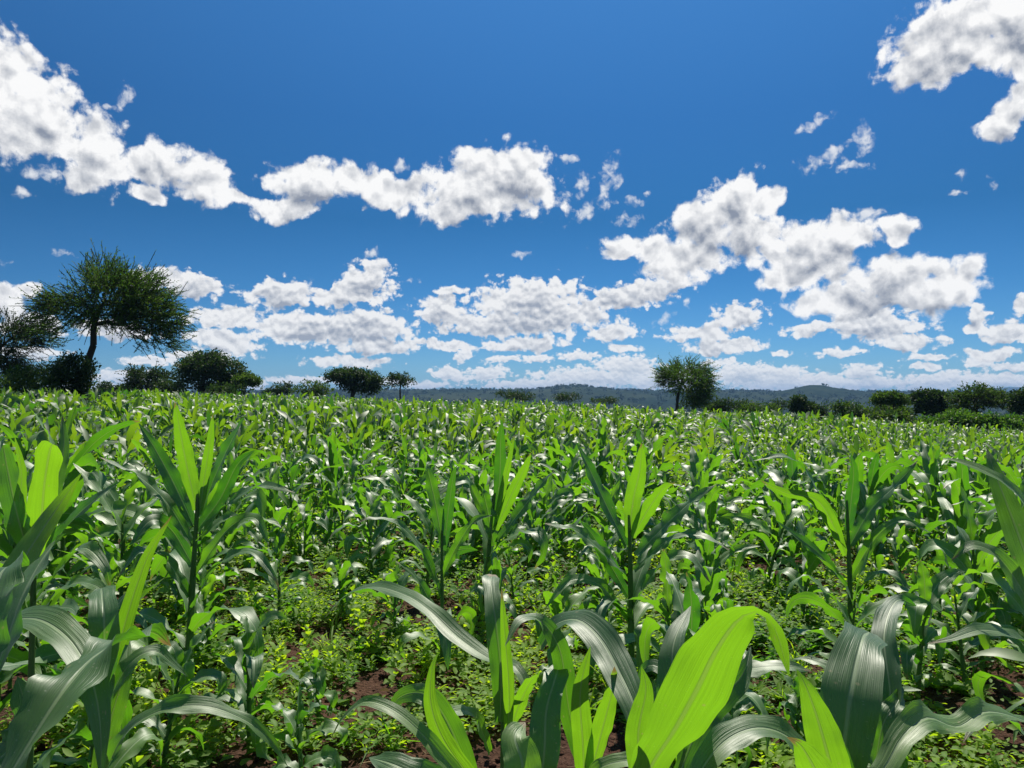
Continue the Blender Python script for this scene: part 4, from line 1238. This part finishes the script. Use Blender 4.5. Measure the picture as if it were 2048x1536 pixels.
tall('lanky plant with a bare lower stalk right of the weedy gap', (1700, 1300), (1692, 1000), 25, [
    ([(1694, 1060, 0), (1702, 990, 0), (1706, 945, .03), (1700, 905, .08)], .105, 'dark'),
    ([(1688, 1085, 0), (1650, 1010, 0), (1612, 945, .1), (1570, 912, .2), (1505, 922, .3)], .085, 'glare'),
    ([(1690, 1110, 0), (1665, 1050, .1), (1632, 1000, .2), (1570, 985, .3), (1520, 960, .35)], .10, 'glow'),
    ([(1698, 1090, 0), (1740, 1020, 0), (1795, 965, .1), (1835, 920, .15)], .13, 'glare'),
    ([(1696, 1160, 0), (1745, 1080, .1), (1800, 1040, .2), (1860, 1065, .3)], .09, 'soft'),
    ([(1690, 1170, 0), (1640, 1110, .2), (1590, 1070, .3), (1550, 1040, .35)], .085, 'darkr'),
    ([(1698, 1210, 0), (1740, 1150, .2), (1790, 1150, .3), (1830, 1200, .4)], .09, 'glare'),
], .02, 0)

# the rest of the field
def gap(x, y):
    """1 where maize grows, 0 in the weedy gaps between the near rows"""
    px = 1024 + x / y * F
    a = ((px > 540) & (px < 830) & (y < 7.2))
    b = ((px > 1500) & (px < 1680) & (y < 6.8))
    c = ((px > 700) & (px < 1250) & (y < 5.0))
    d = (y < 3.0)
    e = (px > 1050) & (px < 1200) & (y < 5.6)
    return ~(a | b | c | d | e)


rnd = np.random.default_rng(42)
FX, FY, FH = [], [], []
row = 0
ROWA = math.radians(14)       # the rows run away, a little to the right
for r_ in np.arange(-110, 110, .78):
    s = np.arange(-60, 150, .37)
    s = s + rnd.normal(0, .09, len(s))
    o_ = r_ + rnd.normal(0, .06, len(s))
    x = o_ * math.cos(ROWA) + s * math.sin(ROWA)
    y = -o_ * math.sin(ROWA) + s * math.cos(ROWA)
    FX.append(x); FY.append(y)
FX, FY = np.concatenate(FX), np.concatenate(FY)
keep = (FY > 2.6) & (np.abs(FX) < FY * .80 + 1.5)
FX, FY = FX[keep], FY[keep]
px = 1024 + FX / FY * F
# the field ends before the trees; its edge lies nearer on the right
edge = np.interp(px, [-250, 200, 260, 600, 1000, 1300, 1450, 1700, 1850, 2100], [36, 36, 60, 66, 72, 60, 62, 56, 46, 42]) + 4 * (fbm(px / 90, px * 0, 3, 4) - .5)
dens = fbm(FX / 2.2, FY / 2.2, 3, 17)
keep = (FY < edge) & (rnd.random(len(FX)) < np.clip(1.55 - 1.3 * (dens < .34), .3, .95)) & gap(FX, FY)
thin = np.interp(FY, [12, 30, 60], [1, .95, .8])
keep &= rnd.random(len(FX)) < thin
for (x, y) in FOOT: keep &= np.hypot(FX - x, FY - y) > .33
FX, FY = FX[keep], FY[keep]
px = 1024 + FX / FY * F
FH = 1.14 + .42 * (fbm(FX / 5.0, FY / 5.0, 3, 30) - .5) * 2 + np.interp(px, [0, 500, 1200, 2048], [.14, .04, -.04, -.24])
FH = np.clip(FH * rnd.normal(1, .19, len(FX)), .42, 1.72)
FH = np.where((FY < 7) & (FX > 0), FH * .85, FH)
order = np.argsort(np.hypot(FX, FY) + 1000 * (np.abs(FX) > FY * .675 + .15))
FX, FY, FH = FX[order], FY[order], FH[order]
px = 1024 + FX / FY * F

NEAR_N = 262
# kinds of plant to copy from
protos = []
ORD = 'leftmost second third fourth fifth sixth seventh eighth ninth tenth eleventh twelfth thirteenth fourteenth fifteenth sixteenth'.split()
SECT = [(160, 'below the acacia trunk'), (330, 'below the acacia crown'), (520, 'below the round dark tree'), (660, 'left of the umbrella tree'), (840, 'below the flat umbrella tree'),
        (1030, 'below the skyline bush'), (1240, 'below the low ridge hump'), (1420, 'below the lone acacia'), (1570, 'below the wide olive bush'), (1740, 'below the blue hill'), (1890, 'below the dense dark tree'), (9999, 'below the creeping hedge')]
BAND = [(5.5, 'nearest'), (6.8, 'second'), (8.0, 'third'), (9.2, 'fourth'), (10.4, 'fifth'), (99, 'sixth')]
def region(px, y):
    return next(w for c, w in BAND if y < c), next(w for c, w in SECT if px < c)
cell = {}
for i in range(NEAR_N): cell.setdefault(region(px[i], FY[i]), []).append((px[i], i))
name_of = {}
for (b_, w_), lst in cell.items():
    for k, (_, i) in enumerate(sorted(lst)):
        look = 'tall' if FH[i] > 1.28 else ('short' if FH[i] < .95 else 'middling')
        who = f"{ORD[k]}" + ('' if k == 0 else ' from the left') if len(lst) > 1 else 'the only one'
        name_of[i] = (f"{look} maize plant, {who} in {b_} belt {w_}", f"maize plants in the {b_} belt {w_}")
NPRO = 24
for i in range(NEAR_N):
    x, y, H = float(FX[i]), float(FY[i]), float(FH[i])
    z = float(near_z(x, y))
    lb, gr = name_of[i]
    if i < NPRO:
        o = plant_object(100 + i, 1.2, (x, y, z), 0.0, lb, gr)
        o.scale = (H / 1.2,) * 3
        protos.append((o, list(o.children)))
    else:
        src, kids = protos[(i * 5 + int(x * 7)) % NPRO]
        o = src.copy(); COL.objects.link(o)
        o.location = (x, y, z); o.rotation_euler = (rnd.normal(0, .085), rnd.normal(0, .085), rnd.uniform(0, 6.28))
        s = H / 1.2
        o.scale = (s, s, s * rnd.uniform(.93, 1.08))
        o['label'] = lb; o['group'] = gr
        for ch in kids:
            c = ch.copy(); COL.objects.link(c); c.parent = o
FX, FY, FH = FX[NEAR_N:], FY[NEAR_N:], FH[NEAR_N:]


def far_field(lo, hi, NS, NC, variants, nleaf, mat):
    sel = (FY >= lo) & (FY < hi)
    X, Y, H = FX[sel], FY[sel], FH[sel]
    Vs, Us, Ts = [], [], []
    Fs = []
    off = 0
    n = len(X)
    Z = near_z(X, Y)
    vi = rnd.integers(0, variants, n)
    for v in range(variants):
        r2 = np.random.default_rng(600 + v)
        p = plant_params(r2, 1.2, n=nleaf)
        p['W'] = p['W'] * (1.08 if nleaf > 8 else 1.35)
        V, uv = plant_leaves(r2, p, NS, NC)
        V = V.reshape(-1, 3); uv = uv.reshape(-1, 2)
        tv = np.repeat(p['tint'], (NS + 1) * (NC + 1))
        Fl = leaf_faces(nleaf, NS + 1, NC + 1).reshape(-1, 4)
        # stalk: three-sided
        SV, SF, _, _ = stalk_mesh(r2, p['stalk'], .016, (0, 0), 3, 3)
        Fl = np.concatenate([Fl, SF + len(V)]); V = np.concatenate([V, SV]); uv = np.concatenate([uv, np.zeros((len(SV), 2))]); tv = np.concatenate([tv, np.full(len(SV), .3)])
        m = np.where(vi == v)[0]
        a = rnd.uniform(0, 6.28, len(m)); s = H[m] / 1.2
        c, sn = np.cos(a) * s, np.sin(a) * s
        W3 = np.stack([V[None, :, 0] * c[:, None] - V[None, :, 1] * sn[:, None] + X[m][:, None],
                       V[None, :, 0] * sn[:, None] + V[None, :, 1] * c[:, None] + Y[m][:, None],
                       V[None, :, 2] * s[:, None] + Z[m][:, None]], -1)
        Vs.append(W3.reshape(-1, 3)); Us.append(np.tile(uv, (len(m), 1)))
        Ts.append(np.clip(np.tile(tv, len(m)) + np.repeat(rnd.normal(0, .15, len(m)), len(V)), 0, 1))
        Fs.append(((np.arange(len(m)) * len(V))[:, None, None] + Fl[None]).reshape(-1, 4) + off)
        off += len(m) * len(V)
    return np.concatenate(Vs), np.concatenate(Fs), np.concatenate(Us), np.concatenate(Ts), n

bits = [far_field(0, 18, 8, 2, 20, 10, None), far_field(18, 36, 6, 2, 16, 9, None), far_field(36, 200, 4, 1, 12, 7, None)]
off = 0; VV, FF, UU, TT = [], [], [], []
for V, Fc, U, T_, n in bits:
    VV.append(V); FF.append(Fc + off); UU.append(U); TT.append(T_); off += len(V)
    print('far maize', n, len(Fc))
o = mesh_obj('maize_field', np.concatenate(VV), np.concatenate(FF), M_MAIZE_FAR, uv=np.concatenate(UU), tint=np.concatenate(TT))
tag(o, 'dense green maize filling the field behind the near rows out to the trees', 'maize', kind='stuff')


# ------------------------------------------------------------------ weeds between the rows
def weed_template(kind, r, NS=3, NC=2):
    """a small herb; returns verts, faces, tint (per leaf offset)"""
    base, az, th, D, Ls, Ws, tn = [], [], [], [], [], [], []
    if kind == 0:      # upright herb: stem with pairs of oval leaves
        h = r.uniform(.08, .20); n = 16
        for i in range(n):
            f = i / n
            base.append((r.normal(0, .008), r.normal(0, .008), h * (.25 + .75 * f)))
            az.append(i * 2.4 + r.normal(0, .3)); th.append(math.radians(r.uniform(10, 45) + 30 * f)); D.append(math.radians(r.uniform(20, 60)))
            Ls.append(r.uniform(.03, .055) * (1.1 - .5 * f)); Ws.append(Ls[-1] * r.uniform(.42, .6)); tn.append(.2 * f)
    elif kind == 1:    # rosette
        n = 14
        for i in range(n):
            base.append((0, 0, .008)); az.append(i * 2.39 + r.normal(0, .2)); th.append(math.radians(r.uniform(8, 55))); D.append(math.radians(r.uniform(10, 60)))
            Ls.append(r.uniform(.04, .085)); Ws.append(Ls[-1] * r.uniform(.25, .42)); tn.append(0)
    elif kind == 2:    # spreading stems with many small leaflets (carpet)
        for s in range(7):
            a = s * .9 + r.normal(0, .2); L_ = r.uniform(.07, .16)
            for q in range(6):
                f = (q + 1) / 6
                base.append((math.cos(a) * L_ * f, math.sin(a) * L_ * f, .02 + .05 * f * r.random() + .03 * math.sin(f * 3)))
                az.append(a + (1 if q % 2 else -1) * r.uniform(.5, 1.4)); th.append(math.radians(r.uniform(0, 40))); D.append(math.radians(r.uniform(0, 40)))
                Ls.append(r.uniform(.018, .036)); Ws.append(Ls[-1] * r.uniform(.45, .7)); tn.append(.1 * f)
    else:              # grass tuft
        n = 12
        for i in range(n):
            base.append((r.normal(0, .01), r.normal(0, .01), 0)); az.append(r.uniform(0, 6.28)); th.append(math.radians(r.uniform(45, 82))); D.append(math.radians(r.uniform(30, 110)))
            Ls.append(r.uniform(.08, .20)); Ws.append(r.uniform(.004, .008)); tn.append(.1)
    n = len(az); z = np.zeros(n)
    V, _ = leaf_batch(np.array(base), np.array(az), np.array(th), np.array(D), z, z + .5, np.array(Ls), np.array(Ws), np.radians(r.uniform(10, 35, n)), r.normal(0, .4, n), r.normal(0, .4, n), r.normal(0, .4, n), z + .1, z + 1.5, r.uniform(0, 6, n), NS, NC)
    Fc = leaf_faces(n, NS + 1, NC + 1).reshape(-1, 4)
    t = np.repeat(np.array(tn), (NS + 1) * (NC + 1))
    return V.reshape(-1, 3), Fc, t


def weeds():
    r = np.random.default_rng(5)
    VV, FF, TT = [], [], []
    off = 0
    bands = [(1.0, 7.0, 3, 2, 150), (7.0, 13.0, 2, 1, 95), (13.0, 26.0, 2, 1, 26)]
    for lo, hi, NS, NC, per in bands:
        area = .8 * (hi ** 2 - lo ** 2)
        n = int(area * per)
        y = np.sqrt(r.uniform(lo ** 2, hi ** 2, n)); x = r.uniform(-.80, .80, n) * y
        cov = fbm(x * 1.15 + 30, y * 1.15, 4, 55, .55)
        fine = fbm(x * 5, y * 5, 2, 66)
        px = 1024 + x / y * F
        lush = np.interp(y, [1, 3, 4.2, 6, 9], [.0, .04, .08, .14, .16])
        keep = cov * .75 + fine * .25 + lush + r.normal(0, .02, n) > .53
        x, y, cov = x[keep], y[keep], cov[keep]
        n = len(x)
        z = near_z(x, y) - .005
        sp = fbm(x * .9, y * .9 + 40, 3, 71)
        kind = np.where(sp < .42, 0, np.where(sp < .56, 2, 1))
        q = r.random(n)
        kind = np.where(q < .22, r.integers(0, 3, n), kind); kind = np.where(q > .94, 3, kind)
        s = (.55 + 1.45 * r.random(n) ** 1.8) * (1.0 if hi < 8 else (1.2 if hi < 14 else 2.0))
        tint = np.clip(r.normal(.35, .22, n) + (fbm(x * .8, y * .8, 3, 90) - .45) * 1.2, 0, 1)
        var = r.integers(0, 5, n)
        for k in range(4):
            for v in range(5):
                m = np.where((kind == k) & (var == v))[0]
                if not len(m): continue
                V, Fc, t = weed_template(k, np.random.default_rng(k * 10 + v), NS, NC)
                a = r.uniform(0, 6.28, len(m)); c, sn = np.cos(a) * s[m], np.sin(a) * s[m]
                W3 = np.stack([V[None, :, 0] * c[:, None] - V[None, :, 1] * sn[:, None] + x[m][:, None],
                               V[None, :, 0] * sn[:, None] + V[None, :, 1] * c[:, None] + y[m][:, None],
                               V[None, :, 2] * s[m][:, None] + z[m][:, None]], -1)
                VV.append(W3.reshape(-1, 3)); TT.append(np.clip(np.tile(t, len(m)) + np.repeat(tint[m], len(V)), 0, 1))
                FF.append(((np.arange(len(m)) * len(V))[:, None, None] + Fc[None]).reshape(-1, 4) + off)
                off += len(m) * len(V)
    Fc = np.concatenate(FF)
    print('weeds faces', len(Fc))
    o = mesh_obj('weeds', np.concatenate(VV), Fc, M_WEED, tint=np.concatenate(TT))
    tag(o, 'low leafy green weeds and seedlings carpeting the soil between the maize', 'weeds', kind='stuff')
weeds()


def litter():
    """clods and dry bits lying on the soil"""
    r = np.random.default_rng(8)
    n = 5200
    y = np.sqrt(r.uniform(1.2, 64, n)); x = r.uniform(-.72, .72, n) * y
    s = .006 + .022 * r.random(n) ** 3
    z = near_z(x, y)
    v = np.array([[1, 0, 0], [-1, 0, 0], [0, 1, 0], [0, -1, 0], [0, 0, 1], [0, 0, -1]], float)
    f = np.array([[0, 2, 4], [2, 1, 4], [1, 3, 4], [3, 0, 4], [2, 0, 5], [1, 2, 5], [3, 1, 5], [0, 3, 5]])
    V = v[None] * s[:, None, None] * r.uniform(.6, 1.3, (n, 6, 3)) + np.stack([x, y, z + s * .3], 1)[:, None]
    Fc = (np.arange(n) * 6)[:, None, None] + f[None]
    o = mesh_obj('soil_crumbs', V.reshape(-1, 3), Fc.reshape(-1, 3), M_SOIL)
    tag(o, 'small reddish clods scattered over the bare soil', 'clods', kind='stuff')
litter()


def straw():
    """dry blades, stalk bits and dead leaves lying about"""
    r = np.random.default_rng(19)
    n = 3200
    y = np.sqrt(r.uniform(1.2, 90, n)); x = r.uniform(-.76, .76, n) * y
    z0 = np.zeros(n)
    b = np.stack([x, y, near_z(x, y) + .004], 1)
    L_ = r.uniform(.02, .13, n); W_ = np.where(r.random(n) < .2, L_ * .3, r.uniform(.002, .006, n))
    V, _ = leaf_batch(b, r.uniform(0, 6.28, n), np.radians(r.uniform(0, 22, n)), np.radians(r.uniform(5, 45, n)), z0, z0 + .5, L_, W_, np.radians(r.uniform(5, 50, n)), r.normal(0, .6, n), r.normal(0, .8, n), r.normal(0, .8, n), z0 + .25, z0 + 2, r.uniform(0, 6, n), 4, 2)
    o = mesh_obj('dry_litter', V.reshape(-1, 3), leaf_faces(n, 5, 3).reshape(-1, 4), M_DRY, tint=np.repeat(r.random(n), 15))
    tag(o, 'dry straw and dead leaf bits lying on the soil', 'litter', kind='stuff')
straw()

# ------------------------------------------------------------------ air
def haze(x0, x1, y0, y1, z0, z1, density):
    v = np.array([[x, y, z] for x in (x0, x1) for y in (y0, y1) for z in (z0, z1)], float)
    f = np.array([[0, 1, 3, 2], [4, 6, 7, 5], [0, 4, 5, 1], [2, 3, 7, 6], [0, 2, 6, 4], [1, 5, 7, 3]])
    m, nt, g = new_mat('haze')
    pv = nt.nodes.new('ShaderNodeVolumePrincipled')
    pv.inputs['Color'].default_value = (.30, .55, .95, 1)
    pv.inputs['Density'].default_value = density
    pv.inputs['Anisotropy'].default_value = 0.0
    o_ = nt.nodes.new('ShaderNodeOutputMaterial'); nt.links.new(pv.outputs[0], o_.inputs['Volume'])
    m.cycles.homogeneous_volume = True
    o = mesh_obj('haze', v, f, m, smooth=False)
    tag(o, 'thin bluish air over the valley', 'haze', kind='stuff')
haze(-8500, 8500, -8500, 8500, -48, 90, 0.00012)
